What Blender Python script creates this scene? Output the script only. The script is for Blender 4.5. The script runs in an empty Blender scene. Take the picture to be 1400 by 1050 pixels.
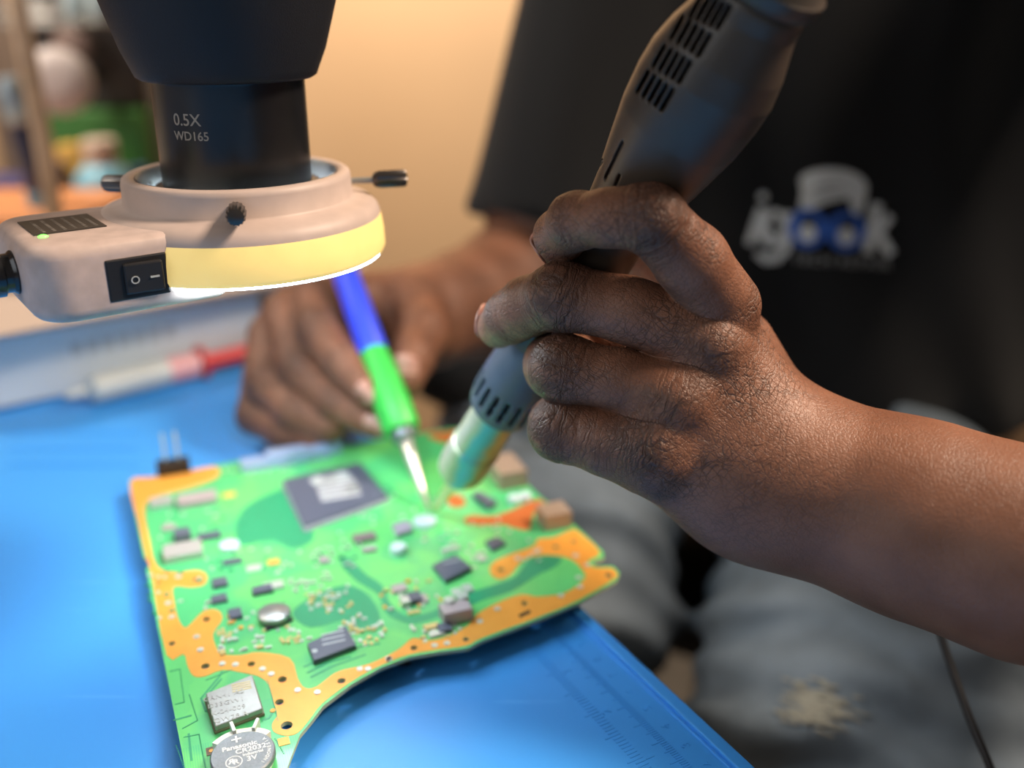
import bpy, bmesh, math, random
import numpy as np
from mathutils import Vector, Matrix, noise as mnoise

S = bpy.context.scene
COL = S.collection
rnd = random.Random(7)

# ------------------------------------------------------------------ camera, world, lights, exposure
H = 0.2365                       # camera height above the mat
F = 1345.0                       # focal length in pixels of the 1400 px wide frame
PIT = math.radians(22)
cd = bpy.data.cameras.new('camera')
cam = bpy.data.objects.new('camera', cd); COL.objects.link(cam)
cam.location = (0, 0, H); cam.rotation_euler = (math.radians(90) - PIT, 0, 0)
cd.sensor_width = 36; cd.lens = 36 * F / 1400
cd.clip_start = 0.01; cd.clip_end = 20
cd.dof.use_dof = True; cd.dof.focus_distance = 0.317; cd.dof.aperture_fstop = 3.5
S.camera = cam

w = bpy.data.worlds.new('room_light'); S.world = w; w.use_nodes = True
w.node_tree.nodes['Background'].inputs[0].default_value = (0.52, 0.43, 0.35, 1)
w.node_tree.nodes['Background'].inputs[1].default_value = 0.30

def area(name, loc, target, size, power, col, spread=180):
    l = bpy.data.lights.new(name, 'AREA'); l.shape = 'RECTANGLE'; l.size, l.size_y = size
    l.energy = power; l.color = col; l.spread = math.radians(spread)
    o = bpy.data.objects.new(name, l); COL.objects.link(o); o.location = loc
    o.rotation_euler = (Vector(target) - Vector(loc)).to_track_quat('-Z', 'Y').to_euler()
    return o
area('ceiling_panel_light', (1.0, 0.36, 1.20), (0.17, 0.20, 0.22), (0.35, 0.35), 5.2, (1.0, 0.80, 0.62), 62)
area('left_fill_light', (-0.95, -0.35, 0.60), (0.05, 0.35, 0.10), (0.8, 0.8), 4.0, (0.93, 0.97, 1.0))  # added cool fill from the left; there is no window here
area('wall_fill_light', (-0.25, 1.15, 1.30), (-0.20, 1.95, 0.35), (0.4, 0.4), 16.0, (1.0, 0.82, 0.60), 110)  # added out of view to brighten the back wall
area('clutter_fill_light', (-0.95, 0.75, 1.10), (-0.50, 1.00, 0.10), (0.3, 0.3), 6.0, (1.0, 0.88, 0.74), 90)  # extra unseen light, added to lift the clutter at the left

S.view_settings.view_transform = 'Standard'; S.view_settings.look = 'None'
S.view_settings.exposure = 0.0; S.view_settings.gamma = 1.0
S.view_settings.use_curve_mapping = False

# ------------------------------------------------------------------ places
cP, sP = math.cos(PIT), math.sin(PIT)
def P(px, py, Z):
    """world point seen at a pixel, Z metres in front of the lens"""
    x, v = (px - 700) / F, (py - 525) / F
    return np.array([Z * x, Z * (cP - v * sP), H + Z * (-sP - v * cP)])
def G(px, py, z=0.0):
    """world point seen at a pixel on the level z"""
    v = (py - 525) / F
    return P(px, py, (H - z) / (sP + v * cP))
ZB = 0.0095                      # top face of the circuit board

# ------------------------------------------------------------------ materials
MATS = {}
def lin(c): return tuple((x / 12.92 if x <= .04045 else ((x + .055) / 1.055) ** 2.4) for x in c)
def mat(name, col, rough=.5, metal=0, spec=.5, noise_amt=0, noise_scale=200, bump=0, bump_scale=400, emit=None, estr=0,
        trans=0, sheen=0, coat=0, col2=None):
    if name in MATS: return MATS[name]
    m = bpy.data.materials.new(name); m.use_nodes = True
    nt = m.node_tree; b = nt.nodes['Principled BSDF']
    b.inputs['Base Color'].default_value = (*col, 1); b.inputs['Roughness'].default_value = rough
    b.inputs['Metallic'].default_value = metal; b.inputs['Specular IOR Level'].default_value = spec
    b.inputs['Transmission Weight'].default_value = trans
    b.inputs['Sheen Weight'].default_value = sheen
    b.inputs['Coat Weight'].default_value = coat
    if emit: b.inputs['Emission Color'].default_value = (*emit, 1); b.inputs['Emission Strength'].default_value = estr
    tc = nt.nodes.new('ShaderNodeTexCoord')
    if noise_amt:
        n = nt.nodes.new('ShaderNodeTexNoise'); n.inputs['Scale'].default_value = noise_scale; n.inputs['Detail'].default_value = 5
        nt.links.new(tc.outputs['Object'], n.inputs['Vector'])
        mx = nt.nodes.new('ShaderNodeMix'); mx.data_type = 'RGBA'
        c2 = col2 or tuple(c * (1 - noise_amt) for c in col)
        rp = nt.nodes.new('ShaderNodeMapRange'); rp.inputs[1].default_value = .35; rp.inputs[2].default_value = .65
        nt.links.new(n.outputs['Fac'], rp.inputs[0])
        mx.inputs[6].default_value = (*col, 1); mx.inputs[7].default_value = (*c2, 1)
        nt.links.new(rp.outputs[0], mx.inputs[0]); nt.links.new(mx.outputs[2], b.inputs['Base Color'])
    if bump:
        n = nt.nodes.new('ShaderNodeTexNoise'); n.inputs['Scale'].default_value = bump_scale; n.inputs['Detail'].default_value = 3
        nt.links.new(tc.outputs['Object'], n.inputs['Vector'])
        bp = nt.nodes.new('ShaderNodeBump'); bp.inputs['Strength'].default_value = bump; bp.inputs['Distance'].default_value = .0003
        nt.links.new(n.outputs['Fac'], bp.inputs['Height']); nt.links.new(bp.outputs[0], b.inputs['Normal'])
    MATS[name] = m
    return m

# ------------------------------------------------------------------ objects
def link(name, me, m=None, parent=None, smooth=False, label=None):
    o = bpy.data.objects.new(name, me); COL.objects.link(o)
    if m: me.materials.append(m)
    if smooth is True:
        me.polygons.foreach_set('use_smooth', [True] * len(me.polygons))
    elif smooth:
        me.polygons.foreach_set('use_smooth', [True] * len(me.polygons))
        me.set_sharp_from_angle(angle=math.radians(smooth))
    if parent: o.parent = parent; o.matrix_parent_inverse = parent.matrix_world.inverted()
    if label: o['label'] = label
    return o
def thing(name, label, cat, loc=(0, 0, 0), group=None):
    o = bpy.data.objects.new(name, None); COL.objects.link(o); o.location = loc
    o.empty_display_size = .01
    o.matrix_world = Matrix.Translation(Vector(loc))
    o['label'] = label; o['category'] = cat
    if group: o['group'] = group
    return o
def me_from(v, f, name='mesh'):
    me = bpy.data.meshes.new(name); me.from_pydata([tuple(map(float, p)) for p in v], [], f); me.update(); return me
def bm_me(bm, name='mesh'):
    bmesh.ops.recalc_face_normals(bm, faces=bm.faces)
    me = bpy.data.meshes.new(name); bm.to_mesh(me); bm.free(); return me
def basis(z, up=(0, 0, 1)):
    z = Vector(z).normalized(); x = Vector(up).cross(z)
    if x.length < 1e-4: x = Vector((1, 0, 0)).cross(z)
    x.normalize(); y = z.cross(x)
    return Matrix((x, y, z)).transposed()
def lathe(profile, n=64, at=(0, 0, 0), axis=(0, 0, 1), closed=True):
    """profile: (radius, height) pairs along axis"""
    B = basis(axis); c = Vector(at); v = []; f = []
    for r, h in profile:
        for k in range(n):
            a = 2 * math.pi * k / n
            v.append(c + B @ Vector((r * math.cos(a), r * math.sin(a), h)))
    for i in range(len(profile) - 1):
        for k in range(n):
            k2 = (k + 1) % n
            f.append((i * n + k, i * n + k2, (i + 1) * n + k2, (i + 1) * n + k))
    if closed:
        f.append(tuple(range(n))[::-1]); f.append(tuple((len(profile) - 1) * n + k for k in range(n)))
    return me_from(v, f)
def box(c, s, R=None, bev=0, seg=2):
    bm = bmesh.new(); bmesh.ops.create_cube(bm, size=1)
    for v in bm.verts: v.co = Vector((v.co.x * s[0], v.co.y * s[1], v.co.z * s[2]))
    if bev: bmesh.ops.bevel(bm, geom=bm.edges[:], offset=bev, segments=seg, affect='EDGES', profile=.5)
    M = (R.to_4x4() if R else Matrix.Identity(4))
    M = Matrix.Translation(Vector(c)) @ M
    bm.transform(M); return bm_me(bm)
def prism(pts, z0, z1, bev=0):
    """pts: list of world xy, vertical prism"""
    bm = bmesh.new()
    a = [bm.verts.new((p[0], p[1], z0)) for p in pts]; b = [bm.verts.new((p[0], p[1], z1)) for p in pts]
    n = len(pts); bm.faces.new(a[::-1]); bm.faces.new(b)
    for i in range(n): bm.faces.new((a[i], a[(i + 1) % n], b[(i + 1) % n], b[i]))
    if bev: bmesh.ops.bevel(bm, geom=bm.edges[:], offset=bev, segments=2, affect='EDGES', profile=.5)
    return bm_me(bm)
def tube(pts, r, n=12, closed=False):
    pts = [Vector(p) for p in pts]; v = []; f = []; N = len(pts)
    rr = r if hasattr(r, '__len__') else [r] * N
    up = Vector((0.13, 0.2, 1)).normalized()
    for i, p in enumerate(pts):
        d = (pts[min(i + 1, N - 1)] - pts[max(i - 1, 0)]).normalized()
        x = up.cross(d)
        if x.length < .05: x = Vector((1, 0, 0)).cross(d)
        x.normalize(); y = d.cross(x)
        for k in range(n):
            a = 2 * math.pi * k / n; v.append(p + rr[i] * (math.cos(a) * x + math.sin(a) * y))
    for i in range(N - 1):
        for k in range(n):
            k2 = (k + 1) % n; f.append((i * n + k, i * n + k2, (i + 1) * n + k2, (i + 1) * n + k))
    f.append(tuple(range(n))[::-1]); f.append(tuple((N - 1) * n + k for k in range(n)))
    return me_from(v, f)
def smooth_path(pts, n=8):
    pts = [Vector(p) for p in pts]; out = []
    q = [pts[0]] + pts + [pts[-1]]
    for i in range(1, len(q) - 2):
        for k in range(n):
            t = k / n; a, b, c, d = q[i - 1], q[i], q[i + 1], q[i + 2]
            out.append(.5 * ((2 * b) + (c - a) * t + (2 * a - 5 * b + 4 * c - d) * t * t + (3 * b - a - 3 * c + d) * t ** 3))
    out.append(pts[-1]); return out
def smooth_loop(pts, n=4):
    N = len(pts); out = []
    for i in range(N):
        a, b, c, d = [np.array(pts[(i + j) % N], float) for j in (-1, 0, 1, 2)]
        for k in range(n):
            t = k / n
            out.append(.5 * ((2 * b) + (c - a) * t + (2 * a - 5 * b + 4 * c - d) * t * t + (3 * b - a - 3 * c + d) * t ** 3))
    return out
def flat(loops, z0, z1):
    """filled 2-D region (outer loop, then holes), as a slab from z0 to z1"""
    cu = bpy.data.curves.new('region', 'CURVE'); cu.dimensions = '2D'; cu.fill_mode = 'BOTH'; cu.extrude = (z1 - z0) / 2
    for L in loops:
        sp = cu.splines.new('POLY'); sp.points.add(len(L) - 1)
        for i, p in enumerate(L): sp.points[i].co = (p[0], p[1], 0, 1)
        sp.use_cyclic_u = True
    o = bpy.data.objects.new('region', cu); COL.objects.link(o)
    me = bpy.data.meshes.new_from_object(o.evaluated_get(bpy.context.evaluated_depsgraph_get()))
    bpy.data.objects.remove(o); bpy.data.curves.remove(cu)
    me.materials.clear(); me.transform(Matrix.Translation((0, 0, (z0 + z1) / 2))); return me
def text_me(s, size, ext=.0001, align='CENTER', offset=0, shear=0, space=1.0, res=3):
    cu = bpy.data.curves.new('writing', 'FONT'); cu.body = s; cu.size = size; cu.extrude = ext; cu.offset = offset
    cu.align_x = align; cu.align_y = 'CENTER'; cu.shear = shear; cu.space_character = space; cu.resolution_u = res
    o = bpy.data.objects.new('writing', cu); COL.objects.link(o)
    me = bpy.data.meshes.new_from_object(o.evaluated_get(bpy.context.evaluated_depsgraph_get()))
    bpy.data.objects.remove(o); bpy.data.curves.remove(cu); me.materials.clear(); return me
def frame_at(o, x, y):
    x = Vector(x).normalized(); y = Vector(y); y = (y - y.dot(x) * x).normalized(); z = x.cross(y)
    M = Matrix((x, y, z)).transposed().to_4x4(); M.translation = Vector(o); return M
def merge(meshes):
    bm = bmesh.new()
    for m in meshes: bm.from_mesh(m)
    me = bpy.data.meshes.new('mesh'); bm.to_mesh(me); bm.free(); return me

# ------------------------------------------------------------------ distance fields -> smooth surfaces
def smin(a, b, k):
    h = np.maximum(k - np.abs(a - b), 0) / k
    return np.minimum(a, b) - h * h * k * .25
def smax(a, b, k): return -smin(-a, -b, k)
def cap(p, a, b, ra, rb):
    a = np.asarray(a, np.float32); b = np.asarray(b, np.float32); ba = b - a; L = float(ba @ ba) + 1e-12
    t = np.clip(((p - a) @ ba) / L, 0, 1)
    return np.linalg.norm(p - a - t[:, None] * ba, axis=1) - (ra + (rb - ra) * t)
def ell(p, c, r, R=None):
    q = p - np.asarray(c, np.float32)
    if R is not None: q = q @ np.asarray(R, np.float32)
    r = np.asarray(r, np.float32); k0 = np.linalg.norm(q / r, axis=1); k1 = np.linalg.norm(q / (r * r), axis=1)
    return k0 * (k0 - 1) / np.maximum(k1, 1e-9)
def chain(p, pts, rs, k):
    d = None
    for i in range(len(pts) - 1):
        c = cap(p, pts[i], pts[i + 1], rs[i], rs[i + 1]); d = c if d is None else smin(d, c, k)
    return d
def sdf_mesh(fn, lo, hi, h, it=2):
    lo = np.array(lo, float); hi = np.array(hi, float); q = 4
    nc = np.ceil((hi - lo) / (h * q)).astype(int) + 1
    ax = [lo[i] + np.arange(nc[i]) * h * q for i in range(3)]
    g = np.stack(np.meshgrid(*ax, indexing='ij'), -1).reshape(-1, 3).astype(np.float32)
    dc = fn(g).reshape(nc)
    n = (nc - 1) * q + 1
    big = np.repeat(np.repeat(np.repeat(dc, q, 0), q, 1), q, 2)
    o = q // 2
    big = big[o:o + n[0], o:o + n[1], o:o + n[2]]
    Fv = np.sign(big).astype(np.float32) * 1.0
    m = np.abs(big) < h * q * 1.9
    idx = np.argwhere(m)
    val = np.empty(len(idx), np.float32)
    for s in range(0, len(idx), 400000):
        val[s:s + 400000] = fn((lo + idx[s:s + 400000] * h).astype(np.float32))
    Fv[m] = val
    neg = Fv < 0
    C = np.zeros(n - 1, np.int8)
    for dx in (0, 1):
        for dy in (0, 1):
            for dz in (0, 1):
                C += neg[dx:n[0] - 1 + dx, dy:n[1] - 1 + dy, dz:n[2] - 1 + dz]
    act = (C > 0) & (C < 8); ci = np.argwhere(act)
    vid = np.full(n - 1, -1, np.int64); vid[act] = np.arange(len(ci))
    acc = np.zeros((len(ci), 3)); cnt = np.zeros(len(ci))
    corners = [(0,0,0),(1,0,0),(0,1,0),(1,1,0),(0,0,1),(1,0,1),(0,1,1),(1,1,1)]
    cv = [Fv[ci[:, 0] + c[0], ci[:, 1] + c[1], ci[:, 2] + c[2]] for c in corners]
    for a in range(8):
        for b in range(a + 1, 8):
            if sum(abs(corners[a][i] - corners[b][i]) for i in range(3)) != 1: continue
            s = (cv[a] < 0) != (cv[b] < 0)
            t = np.where(s, cv[a] / np.where(s, cv[a] - cv[b], 1), 0)
            pt = np.array(corners[a]) + t[:, None] * (np.array(corners[b]) - np.array(corners[a]))
            acc[s] += pt[s]; cnt[s] += 1
    V = lo + (ci + acc / cnt[:, None]) * h
    quads = []
    for axn in range(3):
        sl0 = [slice(None)] * 3; sl1 = [slice(None)] * 3
        sl0[axn] = slice(0, n[axn] - 1); sl1[axn] = slice(1, n[axn])
        A = neg[tuple(sl0)]; Bn = neg[tuple(sl1)]
        e = np.argwhere(A != Bn); u, vv = (axn + 1) % 3, (axn + 2) % 3
        ok = (e[:, u] > 0) & (e[:, vv] > 0) & (e[:, u] < n[u] - 1) & (e[:, vv] < n[vv] - 1); e = e[ok]
        flip = ~A[e[:, 0], e[:, 1], e[:, 2]]
        def c(du, dv):
            w_ = e.copy(); w_[:, u] += du; w_[:, vv] += dv; return vid[w_[:, 0], w_[:, 1], w_[:, 2]]
        Q = np.stack([c(-1, -1), c(0, -1), c(0, 0), c(-1, 0)], 1); Q[flip] = Q[flip][:, ::-1]; quads.append(Q)
    Q = np.concatenate(quads)
    Q = Q[(Q >= 0).all(1)]
    def grad(V):
        e = h * .6; V32 = V.astype(np.float32); g_ = np.empty_like(V)
        for i in range(3):
            d = np.zeros(3, np.float32); d[i] = e
            g_[:, i] = (fn(V32 + d) - fn(V32 - d)) / (2 * e)
        return g_
    for _ in range(it):
        # relax sideways, then back on to the surface
        A_ = np.zeros_like(V); k_ = np.zeros(len(V))
        for i in range(4):
            j = (i + 1) % 4
            np.add.at(A_, Q[:, i], V[Q[:, j]]); np.add.at(k_, Q[:, i], 1)
            np.add.at(A_, Q[:, j], V[Q[:, i]]); np.add.at(k_, Q[:, j], 1)
        k_[k_ == 0] = 1
        V = V * .5 + .5 * A_ / k_[:, None]
        g_ = grad(V); gn = np.linalg.norm(g_, axis=1); gn[gn < .2] = 1
        d_ = fn(V.astype(np.float32))
        V = V - (np.clip(d_, -h, h) / gn)[:, None] * (g_ / gn[:, None])
    return V, Q, grad(V)
def np_me(V, Q):
    me = bpy.data.meshes.new('mesh'); nv, nq = len(V), len(Q)
    me.vertices.add(nv); me.vertices.foreach_set('co', V.astype(np.float32).ravel())
    me.loops.add(nq * 4); me.loops.foreach_set('vertex_index', Q.astype(np.int32).ravel())
    me.polygons.add(nq); me.polygons.foreach_set('loop_start', np.arange(0, nq * 4, 4, dtype=np.int32))
    me.polygons.foreach_set('use_smooth', np.ones(nq, bool))
    me.update(calc_edges=True); me.validate(); return me
#@@SETTING
# ================================================================== the setting
def struct(name, me, m, **k):
    o = link(name, me, m, **k); o['kind'] = 'structure'; return o
m_wall = mat('warm_wall_paint', (.72, .50, .32), .9, noise_amt=.06, noise_scale=3)
m_floor = mat('grey_brown_floor', (.085, .078, .07), .7, noise_amt=.25, noise_scale=12)
struct('floor', box((.2, .6, -.76), (5, 5, .02)), m_floor)
struct('wall_back', box((.2, 1.95, .5), (5, .06, 2.5)), m_wall)
struct('wall_left', box((-1.9, .6, .5), (.06, 3.0, 2.5)), m_wall)
struct('baseboard_back', box((.2, 1.91, -.70), (3.8, .02, .10), bev=.004), mat('brown_skirting', (.2, .12, .07), .5))

# ------------------------------------------------------------------ table
c1 = G(790, 828, 0); c2 = G(1030, 1050, 0)
ev = (c2 - c1)[:2]; ev /= np.linalg.norm(ev)            # along the mat's right edge, towards the camera
en = np.array([-ev[1], ev[0]]) * -1                     # into the mat
if en[0] > 0: en = -en
def M2(a, b): return c1[:2] + ev * a + en * b           # a along edge, b inwards
table = thing('work_table', 'pale work table carrying the blue mat, its corner under the jeans side', 'table', (-.35, .6, -.75))
m_table = mat('beige_laminate', (.42, .36, .30), .5, noise_amt=.1, noise_scale=20)
tp = [M2(.42, .006), M2(.42, .95), M2(-1.0, .95), M2(-1.0, .25), M2(-.39, .006)]
link('tabletop', prism(tp, -.032, -.0035, .001), m_table, table)
for a, b in ((.36, .06), (.36, .9), (-.9, .9), (-.9, .34)):
    q = M2(a, b); link('leg', box((q[0], q[1], -.391), (.05, .05, .718), bev=.003), m_table, table)

# ------------------------------------------------------------------ blue silicone mat
def mat_blue():
    m = mat('blue_silicone', (.045, .30, .80), .42, spec=.45, bump=.12, bump_scale=2500)
    nt = m.node_tree; b = nt.nodes['Principled BSDF']
    tc = nt.nodes.new('ShaderNodeTexCoord')
    mp = nt.nodes.new('ShaderNodeMapping'); mp.inputs['Scale'].default_value = (14, 130, 1); mp.inputs['Rotation'].default_value = (0, 0, .5)
    n = nt.nodes.new('ShaderNodeTexNoise'); n.inputs['Scale'].default_value = 1; n.inputs['Detail'].default_value = 6
    nt.links.new(tc.outputs['Object'], mp.inputs[0]); nt.links.new(mp.outputs[0], n.inputs['Vector'])
    r = nt.nodes.new('ShaderNodeMapRange'); r.inputs[1].default_value = .66; r.inputs[2].default_value = .78
    nt.links.new(n.outputs['Fac'], r.inputs[0])
    mx = nt.nodes.new('ShaderNodeMix'); mx.data_type = 'RGBA'
    mx.inputs[6].default_value = (.045, .30, .80, 1); mx.inputs[7].default_value = (.09, .38, .88, 1)
    nt.links.new(r.outputs[0], mx.inputs[0]); nt.links.new(mx.outputs[2], b.inputs['Base Color'])
    return m
m_mat = mat_blue()
A0, A1, W = .40, -.395, .62
rmat = thing('repair_mat', 'bright blue silicone repair mat with raised rim and moulded ruler, under the board', 'mat', (*M2(.1, .3), -.0035))
link('mat_base', prism([M2(A0, 0), M2(A0, W), M2(A1, W), M2(A1, 0)], -.0035, 0, .0004), m_mat, rmat)
def rim_bar(a0, a1, b0, b1, h):
    return prism([M2(a0, b0), M2(a0, b1), M2(a1, b1), M2(a1, b0)], -.0002, h, .0005)
link('rim', rim_bar(A0 - .0006, A1 + .0006, .0006, .0056, .0016), m_mat, rmat)
link('rim', rim_bar(A1 + .0006, A1 + .0056, .0062, W - .001, .0016), m_mat, rmat)
link('inner_ridge', rim_bar(A0 - .001, A1 + .008, .0066, .0075, .0007), m_mat, rmat)
ticks = []
for k in range(0, 220):
    a = .21 - k * .001
    L = .0055 if k % 10 == 0 else (.004 if k % 5 == 0 else .0026)
    if -.12 < a: ticks.append(prism([M2(a, .0170), M2(a, .0170 + L), M2(a - .00035, .0170 + L), M2(a - .00035, .0170)], -.0001, .00016))
for k in range(0, 150):
    a = .21 - k * .00159
    L = .006 if k % 8 == 0 else .0038
    if -.12 < a: ticks.append(prism([M2(a, .0285), M2(a, .0285 + L), M2(a - .0005, .0285 + L), M2(a - .0005, .0285)], -.0001, .00016))
o = link('ruler_marks', merge(ticks), m_mat, rmat); o['kind'] = 'stuff'
n3 = np.array(G(950, 1013)[:2]) - c1[:2]; a3 = float(n3 @ ev)
for d in range(1, 16):
    a = a3 - (d - 3) * .0105
    q = M2(a, .0125)
    t = text_me(str(d), .0048, .0001); t.transform(frame_at((q[0], q[1], .00008), (*(-ev), 0), (*en, 0)))
    link('ruler_number', t, m_mat, rmat)
for d in range(1, 5):
    q = M2(a3 + .0105 * 2.3 - .0254 * d * 1.0, .0262)
    t = text_me(str(d), .0048, .0001); t.transform(frame_at((q[0], q[1], .00008), (*(-ev), 0), (*en, 0)))
    link('ruler_number', t, m_mat, rmat)
# faint raised lettering area on the far left of the mat
o = []
for i in range(12):
    for j in range(3):
        q = G(20 + i * 15, 590 + j * 22); o.append(prism([(q[0] + a, q[1] + b) for a, b in ((-.0022, -.003), (.0022, -.003), (.0022, .003), (-.0022, .003))], -.0001, .0005))
q = link('moulded_pockets', merge(o), m_mat, rmat); q['kind'] = 'stuff'
#@@BOARD
# ================================================================== the circuit board
def B(px, py): return G(px, py, ZB)[:2]
def circ(c, r, n=14): return [(c[0] + r * math.cos(2 * math.pi * k / n), c[1] + r * math.sin(2 * math.pi * k / n)) for k in range(n)]
eu = B(610, 589) - B(176, 657); eu /= np.linalg.norm(eu); evv = np.array([eu[1], -eu[0]])   # far edge, left edge
bp0 = B(176, 657)
board = thing('circuit_board', 'green circuit board with orange copper border and chips, lying on the blue mat', 'circuit board', (*B(400, 800), ZB - .0095))
corner = [(176, 657), (238, 647), (300, 635), (400, 619), (500, 604), (560, 594), (640, 584),
          (735, 676), (790, 722), (824, 754), (826, 762), (808, 768), (815, 774), (838, 774), (847, 783), (843, 793),
          (790, 824), (735, 847), (660, 875), (640, 886), (600, 891), (560, 898), (520, 913), (480, 936), (442, 965), (425, 987),
          (410, 1005), (398, 1035), (384, 1075), (362, 1120), (330, 1180)]
outline = [B(*p) for p in corner]
evl = B(253, 1050) - B(176, 657); evl /= np.linalg.norm(evl)        # the left edge itself
low = bp0 + evl * .290
def on_left(x, y, inset=0): return bp0 + evl * float((B(x, y) - bp0) @ evl) + eu * inset
outline += [low + eu * .02, low, on_left(206, 776), on_left(204, 773, .0022), on_left(202, 764, .0022), on_left(201, 761)]
holes_px = [(216, 797, 4), (267, 793, 5), (282, 847, 5.5), (235, 880, 5), (281, 911, 6), (344, 908, 5.5), (386, 929, 6.5),
            (467, 931, 6), (392, 992, 8), (382, 960, 6), (566, 886, 5), (637, 874, 5), (717, 825, 5), (685, 779, 5),
            (760, 748, 5), (784, 740, 5), (832, 787, 5.5)]
holes = [circ(B(x, y), r * .000247 * (1 + .25 * max(0, (900 - y)) / 300)) for x, y, r in holes_px]
def boardmat():
    m = mat('solder_mask_green', (.035, .40, .10), .32, spec=.5, coat=.25)
    nt = m.node_tree; b = nt.nodes['Principled BSDF']
    tc = nt.nodes.new('ShaderNodeTexCoord')
    mp = nt.nodes.new('ShaderNodeMapping'); mp.inputs['Rotation'].default_value = (0, 0, -math.atan2(eu[1], eu[0]))
    nt.links.new(tc.outputs['Object'], mp.inputs[0])
    n = nt.nodes.new('ShaderNodeTexNoise'); n.inputs['Scale'].default_value = 28; n.inputs['Detail'].default_value = 2
    v = nt.nodes.new('ShaderNodeTexVoronoi'); v.distance = 'CHEBYCHEV'; v.inputs['Scale'].default_value = 55; v.inputs['Randomness'].default_value = 1
    nt.links.new(mp.outputs[0], n.inputs['Vector']); nt.links.new(mp.outputs[0], v.inputs['Vector'])
    # routed tracks: fine parallel stripes inside cells whose direction changes
    sep = nt.nodes.new('ShaderNodeSeparateColor'); nt.links.new(v.outputs['Color'], sep.inputs[0])
    wa = []
    for ax in ('X', 'Y', 'DIAGONAL'):
        wv = nt.nodes.new('ShaderNodeTexWave'); wv.bands_direction = ax; wv.inputs['Scale'].default_value = 420; wv.inputs['Distortion'].default_value = 0
        nt.links.new(mp.outputs[0], wv.inputs['Vector']); wa.append(wv)
    def math_(op, a, b_=None):
        q = nt.nodes.new('ShaderNodeMath'); q.operation = op
        for i, x in enumerate((a, b_)):
            if x is None: continue
            if isinstance(x, (int, float)): q.inputs[i].default_value = x
            else: nt.links.new(x, q.inputs[i])
        return q.outputs[0]
    s1 = math_('GREATER_THAN', sep.outputs[0], .55); s2 = math_('LESS_THAN', sep.outputs[0], .22)
    w1 = math_('MULTIPLY', math_('GREATER_THAN', wa[0].outputs['Fac'], .55), s1)
    w2 = math_('MULTIPLY', math_('GREATER_THAN', wa[1].outputs['Fac'], .55), s2)
    lines = math_('MULTIPLY', math_('ADD', w1, w2), .35)
    zone = nt.nodes.new('ShaderNodeMapRange'); zone.inputs[1].default_value = .47; zone.inputs[2].default_value = .53
    nt.links.new(n.outputs['Fac'], zone.inputs[0])
    zz = math_('MULTIPLY', zone.outputs[0], .55)
    tot = math_('MINIMUM', math_('ADD', lines, zz), 1.0)
    mx = nt.nodes.new('ShaderNodeMix'); mx.data_type = 'RGBA'
    mx.inputs[6].default_value = (.13, .60, .17, 1); mx.inputs[7].default_value = (.045, .44, .19, 1)
    nt.links.new(tot, mx.inputs[0]); nt.links.new(mx.outputs[2], b.inputs['Base Color'])
    return m
m_grn = boardmat()
m_org = mat('orange_ground_copper', (.86, .38, .06), .38, metal=.15, spec=.5, noise_amt=.12, noise_scale=60, bump=.1, bump_scale=900)
m_dgr = mat('dark_green_plane', (.025, .31, .15), .35, spec=.5)
m_edge = mat('pale_board_edge', (.42, .46, .25), .6)
link('laminate', flat([outline] + holes, ZB - .0015, ZB - .00005), m_edge, board, label='pale green raw edge of the board')
link('solder_mask', flat([[np.array(p) for p in outline]] + holes, ZB - .00005, ZB), m_grn, board)
copperA = [(178, 659), (205, 653), (234, 649), (292, 638), (297, 652), (258, 667), (214, 678), (197, 693), (204, 738), (214, 774), (238, 783),
  (270, 780), (283, 788), (279, 799), (262, 803), (237, 802), (238, 823), (244, 847), (253, 859), (264, 850), (279, 836), (296, 834), (304, 846),
  (291, 867), (297, 888), (303, 895), (330, 896), (354, 892), (396, 900), (407, 928), (417, 941), (433, 939), (454, 923), (470, 916),
  (507, 907), (545, 888), (564, 873), (588, 876), (615, 869), (639, 856), (652, 840), (681, 824), (713, 813), (735, 816), (772, 811),
  (799, 792), (796, 779), (777, 763), (740, 759), (713, 768), (699, 785), (681, 792), (669, 780), (681, 765), (729, 747), (735, 737), (757, 735), (781, 725),
  (790, 727), (820, 755), (804, 767), (812, 776), (836, 777), (843, 784), (840, 791),
  (790, 821), (735, 844), (660, 872), (638, 883), (600, 888), (560, 895), (520, 910), (480, 932), (440, 962), (423, 984),
  (407, 1002), (391, 1006), (375, 1001), (372, 990), (379, 978), (375, 962), (367, 936), (354, 925), (333, 920), (304, 916),
  (280, 925), (264, 924), (256, 909), (251, 894), (228, 896), (208, 790), (200, 760), (190, 716)]
link('ground_copper', flat([[B(*p) for p in smooth_loop(copperA, 3)]] + holes[:], ZB, ZB + .00012), m_org, board, label='orange copper border of the board')
copperB = [(634, 711), (645, 705), (680, 705), (733, 683), (744, 690), (731, 700), (727, 712), (722, 725), (700, 721), (687, 717), (652, 718), (640, 716)]
link('ground_copper', flat([[B(*p) for p in smooth_loop(copperB, 3)]], ZB, ZB + .00012), mat('rust_red_copper', (.50, .13, .03), .45, metal=.1), board, label='rust red copper patch beside the nozzle')
for L in ([(612, 682), (622, 676), (634, 682), (636, 690), (624, 694), (614, 690)], [(585, 594), (610, 591), (640, 588), (652, 600), (630, 606), (600, 603)]):
    link('ground_copper', flat([[B(*p) for p in smooth_loop(L, 3)]], ZB, ZB + .00012), MATS['rust_red_copper'], board, label='small rust red copper patch')
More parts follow.
